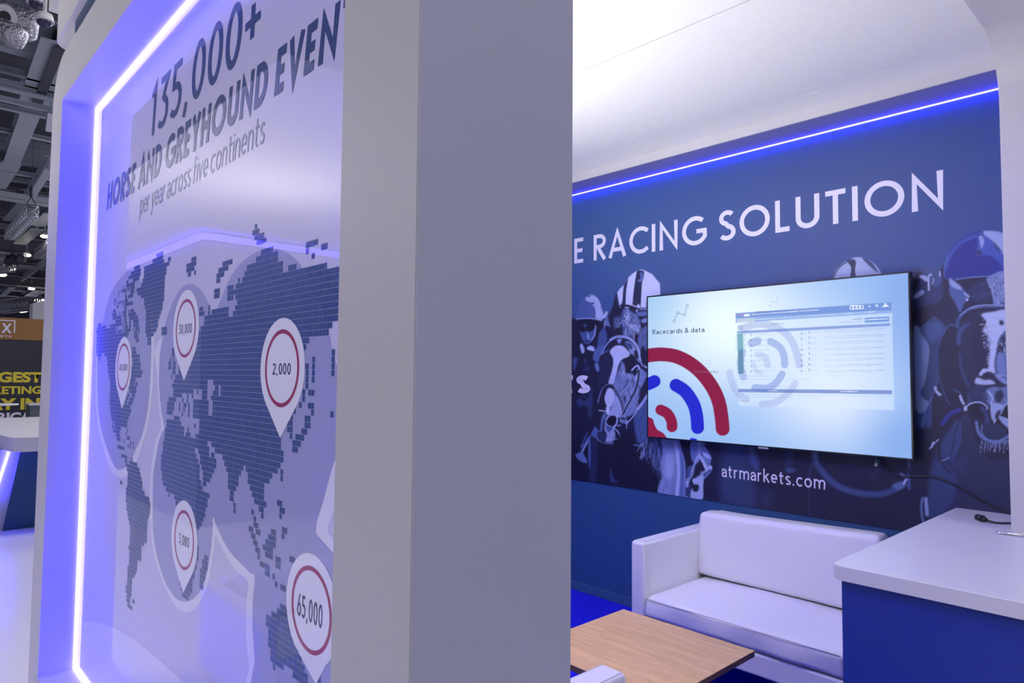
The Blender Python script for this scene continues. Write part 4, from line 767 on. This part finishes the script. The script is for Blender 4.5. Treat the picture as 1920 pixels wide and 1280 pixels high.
# ------------------------------------------------------------------ seating room furniture
def make_sofa(name, W_, D_, seat_z, arm_z, back_z, aw, foot, one=True, tilt=0.0, crease=True):
    """origin: floor, middle of the front edge; the seat faces -Y, the back is at +D_"""
    r = empty(name)
    MB().box(-W_/2+aw, W_/2-aw, .012, D_-.05, foot, seat_z-.13, bev=.012).build('base', M['leather'], r)
    MB().box(-W_/2+aw-.004, W_/2-aw+.004, D_-.11, D_, foot, back_z-.03, bev=.02, seg=3).build('backrest', M['leather'], r)
    for s_ in (-1, 1):
        x0, x1 = (-W_/2, -W_/2+aw) if s_ < 0 else (W_/2-aw, W_/2)
        a = MB().box(x0, x1, 0, D_-.01, foot, arm_z, bev=.016, seg=3).build('armrest', M['leather'], r)
        w = MB(); e = .004
        for x in (x0+.012, x1-.012): w.tube([(x, .004, foot+.02), (x, .002, arm_z-.016), (x, .016, arm_z-.001), (x, D_-.03, arm_z-.001)], .0022, 6)
        w.build('piping', M['stitch'], a)
    # seat cushion, a little crowned and creased
    def cushion(nm, x0, x1, y0, y1, z0, z1, crown, lean=0, parent=r, rad=.03, slump=0):
        w = MB(); w.box(x0, x1, y0, y1, z0, z1, bev=rad, seg=4)
        bmesh.ops.subdivide_edges(w.bm, edges=[e for e in w.bm.edges if e.calc_length() > .08], cuts=9, use_grid_fill=True)
        cx, cy, cz = (x0+x1)/2, (y0+y1)/2, (z0+z1)/2
        for v in w.bm.verts:
            u = (v.co.x-cx)/(x1-x0)*2; q = (v.co.y-cy)/(y1-y0)*2; t_ = (v.co.z-cz)/(z1-z0)*2
            b = max(0, 1-u*u)
            if nm == 'seat_cushion':
                if t_ > 0: v.co.z += crown*b*max(0, 1-q*q)**.5*t_
                if crease and q < -.5:
                    v.co.y += .010*math.sin(u*9+.6*math.sin(u*17))*math.sin((t_+1)*2.2)-.010*(1-t_*t_)*.8; v.co.z += -.004*math.sin(u*13+1)*(t_ < 0)
                v.co.z += .0035*math.sin(u*5+q*4)*math.sin(q*3+1)*(t_ > .5)
            else:
                v.co.y -= crown*b*max(0, 1-t_*t_)**.5*(1 if q < 0 else -.3)
                v.co.z += slump*u*.5*(t_+1)/2
                v.co.x += .008*u*(1-t_*t_)
                v.co.y += lean*(v.co.z-z0)
        for f in w.bm.faces: f.smooth = True
        o = w.build(nm, M['leather'], parent)
        m_ = o.modifiers.new('sub', 'SUBSURF'); m_.levels = 1; m_.render_levels = 2
        return o
    c = cushion('seat_cushion', -W_/2+aw+.003, W_/2-aw-.003, .0, D_-.10, seat_z-.125, seat_z-.012, .014)
    MB().tube([(-W_/2+aw+.02, -.004, seat_z-.022), (0, -.012, seat_z-.018), (W_/2-aw-.02, -.004, seat_z-.022)], .0025, 6).build('piping', M['stitch'], c)
    cushion('back_cushion', -W_/2+aw-.012, W_/2-aw-.045, D_-.27, D_-.135, seat_z+.002, back_z, .016, lean=.10, slump=.03)
    for x in (-W_/2+.06, W_/2-.06):
        for y in (.07, D_-.07): MB().cyl((x, y, 0.009), (x, y, foot+.01), .02, .024).build('leg', M['chrome'], r)
    return r
SW = 1.215
s1 = make_sofa('sofa', SW, .80, .437, .705, .815, .088, .20); s1.location = (-2.305+SW/2, 3.07, 0)
tag(s1, 'white leatherette two-seat sofa against the back wall under the television', 'sofa', 'white leatherette seats')
s2 = make_sofa('armchair', .78, .68, .437, .70, .70, .10, .10); s2.location = (-1.30-.39, 1.715, 0); s2.rotation_euler = (0, 0, math.pi)
tag(s2, 'white leatherette armchair of which only one arm end shows beside the wooden table', 'armchair', 'white leatherette seats')

s3 = make_sofa('sofa', 1.2, .75, .33, .50, .56, .10, .08); s3.location = (-3.0, -.32, 0); s3.rotation_euler = (0, 0, math.pi/2)
tag(s3, 'white leatherette sofa seen only as a reflection low in the glossy map board', 'sofa', 'white leatherette seats')

# coffee table
def wood(name):
    m = mat(name, (.60, .38, .20), .38); nt = m.node_tree; b = nt.nodes['Principled BSDF']; tc = nt.nodes['Texture Coordinate']
    mp = nt.nodes.new('ShaderNodeMapping'); mp.inputs['Scale'].default_value = (1.0, 9, 9); mp.inputs['Rotation'].default_value = (0, 0, .22)
    n = nt.nodes.new('ShaderNodeTexNoise'); n.inputs['Scale'].default_value = 3.2; n.inputs['Detail'].default_value = 6; n.inputs['Distortion'].default_value = .9
    n2 = nt.nodes.new('ShaderNodeTexNoise'); n2.inputs['Scale'].default_value = 26; n2.inputs['Detail'].default_value = 2
    mx = nt.nodes.new('ShaderNodeMath'); mx.operation = 'MULTIPLY_ADD'; mx.inputs[1].default_value = .35
    r = nt.nodes.new('ShaderNodeValToRGB'); e = r.color_ramp.elements; e[0].position = .45; e[0].color = (.64, .385, .15, 1); e[1].position = .85; e[1].color = (.86, .55, .25, 1)
    k = nt.links.new; k(tc.outputs['Object'], mp.inputs['Vector']); k(mp.outputs[0], n.inputs['Vector']); k(mp.outputs[0], n2.inputs['Vector']); k(n2.outputs['Fac'], mx.inputs[0]); k(n.outputs['Fac'], mx.inputs[2]); k(mx.outputs[0], r.inputs[0]); k(r.outputs[0], b.inputs['Base Color'])
    return m
M['wood'] = wood('oiled_beech_veneer'); M['wood_edge'] = mat('beech_edge_band', (.16, .085, .06), .5, noise=.15, nscale=30)
ct = empty('coffee_table', (-1.775, 2.425, 0)); tag(ct, 'low square wooden coffee table between the sofa and the armchair', 'coffee table')
tp = MB().box(-.345, .345, -.34, .34, .424, .45, bev=.0015, seg=1).build('table_top', [M['wood'], M['wood_edge']], ct)
for p in tp.data.polygons: p.material_index = 0 if p.normal.z > .5 else 1; p.use_smooth = False
MB().box(-.25, .25, -.02, .02, .36, .424).box(-.02, .02, -.25, .25, .36, .424).build('under_frame', M['chrome'], ct)
MB().cyl((0, 0, .02), (0, 0, .37), .035).build('pedestal', M['chrome'], ct); MB().cyl((0, 0, .0085), (0, 0, .022), .22, .20, seg=32).build('foot_plate', M['chrome'], ct)

# counter at the right
cn = empty('counter', (-.3, 2.4, 0)); tag(cn, 'blue-fronted counter with a thick white rounded worktop beside the sofa', 'counter'); CO = Vector(cn.location)
def cchild(o): o.parent = cn; o.location = -CO; return o
zt_, th = .975, .048; x0, y0, x1, y1 = -.960, 2.386, .62, 3.893; rc = .035
out = [(x0+rc-rc*math.cos(a), y0+rc-rc*math.sin(a)) for a in [math.pi/2*k/8 for k in range(9)]]+[(x1, y0), (x1, y1), (x0, y1)]
w = MB().prism(out, zt_-th, zt_, 'z'); bmesh.ops.bevel(w.bm, geom=[e for e in w.bm.edges if all(abs(v.co.z-zt_) < 1e-4 for v in e.verts)], offset=.0015, segments=1, affect='EDGES')
cchild(w.build('worktop', M['laminate2'])); cchild(MB().box(-.932, .60, 2.408, 3.89, .0, zt_-th).build('cabinet_body', M['blue_counter']))

# cables and the small things on and above the counter
def wpt(px, py, y=3.886): return at(px, py, Y=y)
cab = [wpt(1649, 858, 3.86), wpt(1655, 872, 3.87), wpt(1672, 886, 3.885), wpt(1692, 893), wpt(1720, 893), wpt(1745, 893), wpt(1775, 902), wpt(1805, 917), wpt(1835, 935), wpt(1865, 950), wpt(1893, 960), wpt(1908, 961)]
cab = [Vector((v[0], 0, v[1])) for v in spline([(p.x, p.z) for p in cab], 4, False)]; cab = [Vector((p.x, 3.852+.034*min(1, i/8), p.z)) for i, p in enumerate(cab)]
tag(MB().tube(cab, .0042, 8).build('power_cable', M['dark']), 'thin black cable hanging from the television across the mural to the counter', 'cable')
hd = empty('display_plug', wpt(1644, 868, 3.85)); tag(hd, 'short black video lead with a metal plug dangling below the television', 'plug'); h0 = Vector(hd.location)
def hpt(px, py): return wpt(px, py, 3.85)-h0
MB().tube([hpt(1649, 851), hpt(1648, 857), hpt(1646, 862)], .004).build('lead', M['dark'], hd)
MB().cyl(hpt(1646.5, 859), hpt(1643.5, 867), .010, seg=10).build('plug_body', mat('teal_plug_grip', (.03, .10, .12), .4), hd); MB().cyl(hpt(1643.5, 867), hpt(1641.5, 873.5), .0075, seg=10).build('connector', M['alu'], hd)
pz = lambda px, py, dz=.006: at(px, py, Z=.975+dz)
pl = empty('power_plug', pz(1837, 971)); tag(pl, 'black socket plug on a short cable lying on the counter top', 'plug'); q0 = Vector(pl.location)
k1, k2, k3, k4 = [pz(*q, .012)-q0 for q in ((1833, 969.5), (1843, 972.5), (1850, 974.5), (1858, 977))]
MB().cyl(k1, k2, .015, .016, seg=12).build('socket_end', M['dark'], pl); MB().cyl(k2, k3, .014, .007, seg=12).build('plug_grip', M['dark'], pl)
MB().tube([k3, pz(1856, 977, .009)-q0, pz(1868, 979.8, .006)-q0, pz(1885, 980.5, .005)-q0, pz(1905, 980, .005)-q0], .0042).build('cable', M['dark'], pl)
pn = empty('metal_rod', pz(1874, 997)); tag(pn, 'slim polished metal rod with a rounded loop end on the counter by the white column', 'rod'); q0 = Vector(pn.location)
MB().tube([pz(1880, 998.2, .008)-q0, pz(1900, 1001, .008)-q0, pz(1925, 1004, .008)-q0, pz(1960, 1008, .008)-q0], .0058, 10).build('shaft', M['chrome'], pn)
rg = [pz(1876.5, 997.8, .008)-q0+Vector((.012*math.cos(a), .012*math.sin(a), 0)) for a in [2*math.pi*k/18 for k in range(19)]]; MB().tube(rg, .0035, 8).build('loop_end', M['chrome'], pn)
# ------------------------------------------------------------------ the hall beyond, seen past the left edge of the printed wall
def own(name, label, cat, group=None, loc=(0, 0, 0)): return tag(empty(name, loc), label, cat, group)
rc_ = own('reception_counter', 'white-topped counter with a slanted blue side and glowing LED edge, at the left', 'counter', loc=(-10, 1.6, 0)); RO = Vector(rc_.location)
def rchild(o): o.parent = rc_; o.location = -RO; return o
cor = [(-8.75, .983), (-8.36, 1.018), (-8.27, 1.045), (-8.235, 1.10), (-8.05, 2.4), (-11.9, 2.4), (-11.95, 1.30)]
rchild(MB().prism(cor, .81, .95, 'z').build('worktop', M['laminate2']))
BS = [at(5, 988, X=-8.55), at(75, 984, X=-8.55), at(75, 850, X=-8.55), at(39, 848, X=-8.55)]
rchild(MB().prism([(-.0+BS[0].y, 0), (2.3, 0), (2.3, .81), (BS[3].y, .81)], -8.58, -8.55, 'x').build('side_panel', mat('deep_blue_panel', (.02, .075, .20), .4)))
rchild(MB().prism([(.35, 0), (BS[0].y, 0), (BS[3].y, .81), (.9, .81)], -8.9, -8.6, 'x').build('slanted_front', M['laminate']))
a, e = at(-14, 935, X=-8.56), at(16, 845, X=-8.56)
rchild(MB().prism([(a.y, a.z), (a.y+.022, a.z), (e.y+.022, .81), (e.y, .81)], -8.6, -8.575, 'x').build('light_strip', M['led']))
ft = own('round_table', 'small white round tabletop showing just above the far end of the left counter', 'table', loc=(-13.2, at(0, 780, X=-13.2).y-.1, 0)); 
MB().cyl((0, 0, 1.08), (0, 0, 1.1), .33, seg=40).build('table_top', M['laminate2'], ft); MB().cyl((0, 0, .02), (0, 0, 1.08), .03).build('pedestal', M['chrome'], ft); MB().cyl((0, 0, 0), (0, 0, .02), .22).build('foot_plate', M['chrome'], ft)
ps = own('display_plinth', 'small dark plinth with a white top in front of the black and yellow stand', 'plinth', loc=(-17, at(73, 770, X=-17).y, 0))
MB().box(-.25, .25, -.19, .25, 0, .92).build('body', mat('grey_plinth', (.09, .11, .12), .5), ps); MB().box(-.27, .27, -.21, .27, .92, .955, bev=.004).build('top', M['laminate2'], ps)
# far stand with its black wall and ochre header
FX = -20.0; fy = lambda px, py: at(px, py, X=FX)
st = own('exhibition_stand', 'far stand with an ochre header and yellow lettering on a black wall', 'stand', loc=(FX, 2.5, 0)); SO = Vector(st.location)
def schild(o): o.parent = st; o.location = -SO; return o
zh1, zh0 = fy(40, 596.5).z, fy(40, 637).z
schild(MB().box(FX-.12, FX-.03, 0.6, 4.6, 0, zh0).build('black_wall', mat('black_stand_wall', (.022, .022, .034), .35)))
schild(MB().box(FX-.3, FX, 0.6, 4.6, zh0, zh1).build('header', mat('ochre_header', (.28, .135, .035), .6)))
M['st_white'] = mat('stand_white_letters', (.75, .72, .85), .5); M['st_yel'] = mat('stand_yellow_letters', (.72, .58, .03), .5)
def side_text(s, pxl, pxr, pyb, pyt, m, bold, X=FX-.026):
    l_, r__ = at(pxl, pyb, X=X), at(pxr, pyb, X=X); h_ = at(pxl, pyt, X=X).z-l_.z
    return schild(type_text('lettering', s, l_.y, r__.y, (l_.z+r__.z)/2, h_, X, m, bold=bold, ref='H', plane='x'))
M['st_yel2'] = M['st_yel']
side_text('BIGGEST', -62, 79, 715.5, 696.5, M['st_yel'], .045); side_text('MARKETING', -74, 78, 738, 723.5, M['st_yel'], .035)
side_text('DAY IN', -52, 74, 767, 746, M['st_yel'], .045); side_text('AFRICA', -44, 60, 790, 773, M['st_white'], .04)
side_text('X', 2.5, 21.5, 623.5, 606, M['st_white'], .03, FX+.003); side_text('SETS', -6, 22, 631.5, 628.5, M['st_white'], .01, FX+.003)
p = [fy(-20, 600), fy(29, 600.5), fy(30, 624)]; w = MB()
w.box(FX, FX+.004, p[0].y, p[1].y, p[1].z-.022, p[1].z); w.box(FX, FX+.004, p[1].y-.022, p[1].y, p[2].z, p[1].z-.022); schild(w.build('logo_frame', M['st_white']))
wb = [at(62, 568, X=-26), at(84, 560, X=-26)]
MB().prism([(wb[0].y, 0), (5.6, 0), (5.6, wb[1].z+.6), (wb[0].y, wb[0].z)], -26.6, -26.0, 'x').build('stand_tower', M['fabric_white']); tag(bpy.data.objects['stand_tower'], 'plain white stand wall rising behind the ochre header', 'stand wall')

# roof
w = MB(); X0_, X1_ = -125, -7
n = 560
vs = []; fs = []
for i in range(n+1):
    x = X0_+(X1_-X0_)*i/n; z = 11.2+(.05 if (i//2) % 2 else 0); vs += [(x, -14, z), (x, 45, z)]
for i in range(n): fs.append((2*i, 2*i+1, 2*i+3, 2*i+2))
tag(mesh_from('roof_deck', vs, fs, M['steel_dark']), kind='structure').name = 'ceiling_hall'
bpy.data.objects['ceiling_hall'].name = 'ceiling'
MB().box(-125.5, -125, -14, 45, 0, 12).build('wall_far', M['steel_dark'], kind='structure')
def beam_y(py, Z, wd, ht, m, k, nm='roof_beam'):
    X = at(45, py, Z=Z).x; y1 = abs(X)*.36+1.5; w = MB()
    w.box(X-wd/2, X+wd/2, .3, y1, Z, Z+.04); w.box(X-.03, X+.03, .3, y1, Z+.04, Z+ht); w.box(X-wd/2, X+wd/2, .3, y1, Z+ht, Z+ht+.04)
    return tag(w.build(nm, m), 'painted steel crossbeam, number %s from the nearest, running across the hall roof' % k, 'roof beam', 'roof crossbeams')
BY = [(8, 10.3, .25, .3, 'steel'), (103, 9.6, .34, .3, 'steel_pale'), (146, 9.2, .14, .14, 'steel'), (176, 9.0, .26, .2, 'steel_pale'), (199, 8.8, .12, .1, 'steel_pale'), (213, 9.2, .16, .1, 'steel_pale'), (256, 9.6, .2, .1, 'steel_pale'), (287, 10.4, .3, .5, 'steel'), (308, 9.5, .42, .7, 'steel'),
      (330, 9.3, .22, .12, 'steel_pale'), (343, 9.6, .3, .12, 'steel'), (362, 10, .5, .1, 'steel'), (380, 9.2, .42, .3, 'steel_pale'), (397, 9.8, .4, .2, 'steel'), (413, 10, .5, .3, 'steel'), (433, 9.3, .3, .2, 'steel'), (447, 9.7, .5, .2, 'steel'), (478, 9.3, .9, .9, 'steel'), (492, 9.8, .5, .2, 'steel'), (503, 9.0, .3, .2, 'steel_pale'),
      (519, 9.3, .6, .3, 'steel'), (537, 9.3, 1.2, .9, 'steel'), (546, 9.6, .6, .3, 'steel_pale'), (557, 9.4, .9, .4, 'steel'), (572, 9.3, 1.6, .7, 'steel'), (583, 9.3, 2.0, .6, 'steel_pale')]
ORD = ['first', 'second', 'third', 'fourth', 'fifth', 'sixth', 'seventh', 'eighth', 'ninth', 'tenth', 'eleventh', 'twelfth', 'thirteenth', 'fourteenth', 'fifteenth', 'sixteenth', 'seventeenth', 'eighteenth', 'nineteenth', 'twentieth', 'twenty-first', 'twenty-second', 'twenty-third', 'twenty-fourth', 'twenty-fifth', 'twenty-sixth']
for k, (py, Z, wd, ht, m_) in enumerate(BY):
    o = beam_y(py, Z, wd, ht, M[m_], k); o['label'] = '%s steel crossbeam from the camera, running across the hall roof' % ORD[k]
BXL = [(22, 306, 64, 196, 9.35, .50, 'steel_pale', 'wide pale girder running lengthwise between the nearer crossbeams'), (-6, 352, 22, 306, 9.35, .62, 'steel_pale', 'pale girder stub at the left edge below the nearer girder'), (74, 196, 122, 84, 9.2, .95, 'steel_pale', 'broad pale girder meeting the top left corner of the printed wall'), (68, 200, 112, 92, 9.1, .22, 'steel_dark', 'dark bar along the broad pale girder above the printed wall'),
       (53, 380, 92, 318, 8.9, .26, 'steel_pale', 'thin pale girder above the hanging box truss'), (12, 414, 46, 376, 9.3, .36, 'steel', 'short grey girder left of the hanging box truss'), (36, 458, 70, 430, 9.2, .62, 'steel_pale', 'pale girder crossing beneath the hanging box truss'), (70, 424, 96, 402, 9.2, .62, 'steel_pale', 'pale girder beside the printed wall, above the round lamp'), (36, 568, 76, 545, 9.2, 1.0, 'steel_pale', 'far pale girder above the ochre header'), (3, 556, 24, 538, 9.2, .5, 'steel', 'far thin girder at the left above the ochre header'),
       (40, 528, 84, 497, 9.0, .14, 'steel_pale', 'far thin rail right of the lighting truss cluster'), (26, 96, 58, 40, 10.4, .55, 'steel', 'grey girder hanging behind the foil wrapped duct'), (84, 112, 92, 20, 10.6, .8, 'steel', 'grey upright girder behind the dome cameras')]
for x1_, y1_, x2_, y2_, Z, wd, m_, lb in BXL:
    A, B = at(x1_, y1_, Z=Z), at(x2_, y2_, Z=Z); d = (B-A); ang = math.atan2(d.y, d.x); L = d.length; w = MB()
    w.box(0, L, -wd/2, wd/2, 0, .04); w.box(0, L, -.03, .03, .04, .45); w.box(0, L, -wd/2, wd/2, .45, .49)
    o = w.build('roof_girder', M[m_]); o.location = A; o.rotation_euler = (0, 0, ang); tag(o, lb, 'roof beam', 'lengthwise roof girders')
def box_truss(A, B, s, n, label, m, hook=True, rung_r=.012):
    A, B = Vector(A), Vector(B); L = (B-A).length; d = B-A; t_ = own('box_truss', label, 'truss', 'lighting trusses', loc=A); t_.rotation_euler = (0, -math.asin(d.z/L), math.atan2(d.y, d.x))
    w = MB()
    for y in (-s/2, s/2):
        for z in (0, s): w.cyl((0, y, z), (L, y, z), s*.075, seg=8)
    w.build('chords', m, t_); w = MB()
    for i in range(n+1):
        x = L*i/n
        w.cyl((x, -s/2, 0), (x, s/2, 0), s*.05, seg=6); w.cyl((x, -s/2, s), (x, s/2, s), s*.05, seg=6)
        w.cyl((x, -s/2, 0), (x, -s/2, s), s*.05, seg=6); w.cyl((x, s/2, 0), (x, s/2, s), s*.05, seg=6)
        if i < n:
            for y in (-s/2, s/2): w.cyl((x, y, 0 if i % 2 else s), (x+L/n, y, s if i % 2 else 0), s*.045, seg=6)
    w.cyl((L, -s/2, 0), (L, s/2, s), s*.05, seg=6); w.cyl((L, -s/2, s), (L, s/2, 0), s*.05, seg=6)
    w.build('rungs', m, t_)
    if hook:
        w = MB(); 
        for y in (-s/2, s/2): w.cyl((L*.96, y, s), (L*.93, 0, s*2.2), s*.05, seg=6)
        w.cyl((L*.93, 0, s*2.2), (L*.93, 0, s*3.2), s*.16, seg=8); w.cyl((L*.93, 0, s*3.2), (L*.93, 0, 11.2-A.z), s*.03, seg=6); w.build('hoist', M['steel_dark'], t_)
    return t_
box_truss(at(19, 449, Z=7.2), at(60, 405, Z=7.2), .36, 17, 'ladder-like aluminium box truss hanging from the hall roof', M['alu'])
box_truss(at(74, 484.5, Z=7.95), at(101, 465, Z=7.95), .45, 14, 'short aluminium truss disappearing behind the printed wall', M['alu'])
box_truss(at(-8, 492, Z=8.0), at(42, 489, Z=8.0), .42, 12, 'lighting truss cluster at the left edge below the hanging truss', M['alu'], False)
box_truss(at(-8, 512, Z=7.6), at(18, 508, Z=7.6), .55, 8, 'lower lighting truss at the left edge beside a lamp', M['alu'], False)
box_truss(at(-5, 586, Z=6.5), at(64, 579, Z=6.5), .9, 16, 'far truss just above the ochre header', M['alu'], False)
w = MB()
for k in range(7):
    c = at(12+k*4, 494+3*math.sin(k*2.1), Z=7.5); w.cyl(c, c+Vector((.05*k-.1, .1, .45)), .16, .11, seg=10)
w.cyl(at(22, 490, Z=7.7), at(22, 490, Z=7.7)+Vector((0, 0, 3.53)), .03)
tag(w.build('stage_lights', M['steel_dark']), 'dark cluster of stage lights clamped to the left lighting truss', 'stage lights', kind='stuff')
LAMPS = [(84, 443, 8.6, 0.19, 'bright round lamp touching the edge of the printed wall'), (50, 478, 8.6, 0.22, 'lamp below the hanging box truss, in the middle of the strip of roof'), (23, 504, 8.4, 0.19, 'dim small lamp under the lighting truss cluster'), (4, 515, 8.2, 0.26, 'lamp at the very left edge beside the lower truss'), (74, 563, 8.3, 0.40, 'far lamp just above the white stand wall'), (59, 541, 8.8, 0.25, 'faint far lamp above the far pale girder'), (40, 581, 8.0, 0.58, 'farthest lamp, right above the ochre header')]
for px_, py_, Z, r, lb in LAMPS:
    c = at(px_, py_, Z=Z); l_ = own('bay_lamp', lb, 'lamp', 'hall lamps', loc=c)
    c = l_.location; MB().sph((0, 0, 0), r, (1, 1, .45)).build('lamp_glass', M['lamp'], l_); MB().cyl((0, 0, r*.25), (0, 0, r*1.2), r*.9, r*.25, seg=16).cyl((0, 0, r*1.2), (0, 0, (11.215 if 'very left' in lb or 'dim small' in lb else 11.19)-c.z), .03, seg=6).build('lamp_housing', M['steel_pale'], l_)
# foil-wrapped duct with a round outlet
dc = own('air_duct', 'silver foil wrapped air duct with a pale round outlet at the top left', 'duct', loc=at(30, 40, Z=7.4)); DO = Vector(dc.location)
A, B = at(-40, 20, Z=7.4)-DO, at(68, 55, Z=7.4)-DO; B.x = A.x = 0; pts = [A+(B-A)*t/14 for t in range(15)]
MB().tube(pts, [.27+.008*math.sin(k*2.3) for k in range(13)]+[.25, .21], 20).build('duct_body', M['foil'], dc)
q = at(28, 62, Z=7.1)-DO; q.x = .12
MB().tube([q+Vector((0, -.22, .10)), q, q+Vector((0, .14, -.02)), q+Vector((0, .18, -.03))], [.2, .21, .17, .10], 16).build('duct_branch', M['foil'], dc)
q = at(2, 46, Z=7.3)-DO; q.x = .30
w = MB(); nrm = Vector((.85, .12, -.5)).normalized(); w.cyl(q-nrm*.1, q+nrm*.02, .185, .175, seg=28); ou = w.build('outlet_ring', M['laminate'], dc)
MB().cyl(q+nrm*.012, q+nrm*.026, .085, seg=20).build('outlet_opening', M['dark'], dc)
for k, (px_, py_, Z, s, lb) in enumerate([(83, 41, 6.3, .125, 'white dome camera hanging on a pole beside the printed wall'), (68, 7, 6.6, .125, 'white dome camera cut by the top edge, left of the other one')]):
    c = at(px_, py_, Z=Z); d_ = own('dome_camera', lb, 'security camera', 'dome cameras', loc=c)
    MB().cyl((0, 0, 0), (0, 0, s*.85), s*.92, s*.75, seg=24).build('housing', M['laminate'], d_); MB().sph((0, 0, 0), s*.72, (1, 1, .8)).build('dome', mat('smoked_dome%d' % k, (.03, .02, .07), .08), d_)
    MB().cyl((0, 0, s*.8), (0, 0, s*1.3), s*.30, s*.2, seg=12).cyl((0, 0, s*1.3), (0, 0, 11-c.z), s*.2, seg=10).build('pole', M['laminate'], d_)
bm_ = at(98, 160, Z=8.8)
fl = own('flood_fitting', 'small angular light fitting on the edge of the printed wall below the broad girder', 'lamp fitting', loc=at(94, 246, Z=8.2))
MB().box(-.12, .12, -.12, .12, 0, .5, rot=Matrix.Rotation(.5, 3, 'Y')).build('body', M['alu'], fl); MB().cyl((0, 0, .45), (0, 0, 2.7), .025).build('stem', M['steel_pale'], fl)

# ------------------------------------------------------------------ the stand across the aisle, behind the camera, that the glossy board mirrors
MB().box(-12.5, -7.43, -5, -.93, 0, 3.0).build('wall_opposite', mat('lilac_wall', (.26, .27, .55), .5), kind='structure')
MB().box(-12.5, -3.2, -5, .12, 3.12, 3.2).build('ceiling_opposite', M['fabric_white'], kind='structure').name = 'ceiling'
w = MB().box(-7.425, -7.36, -5, -.86, 3.01, 3.08, bev=.02); w.box(-12.5, -7.425, -.925, -.86, 3.01, 3.08, bev=.02)
tag(w.build('led_strip', M['led_far']), 'blue LED line round the corner of the stand that the glossy board mirrors', 'light strip')
area('opposite_uplight', (-5.15, -.9, 2.1), (-5.15, -.9, 3.1), .7, 34, (1, .98, .94))
area('opposite_uplight', (-3.95, -1.3, 2.0), (-3.95, -1.3, 3.1), .7, 9, (.86, .84, 1.0))
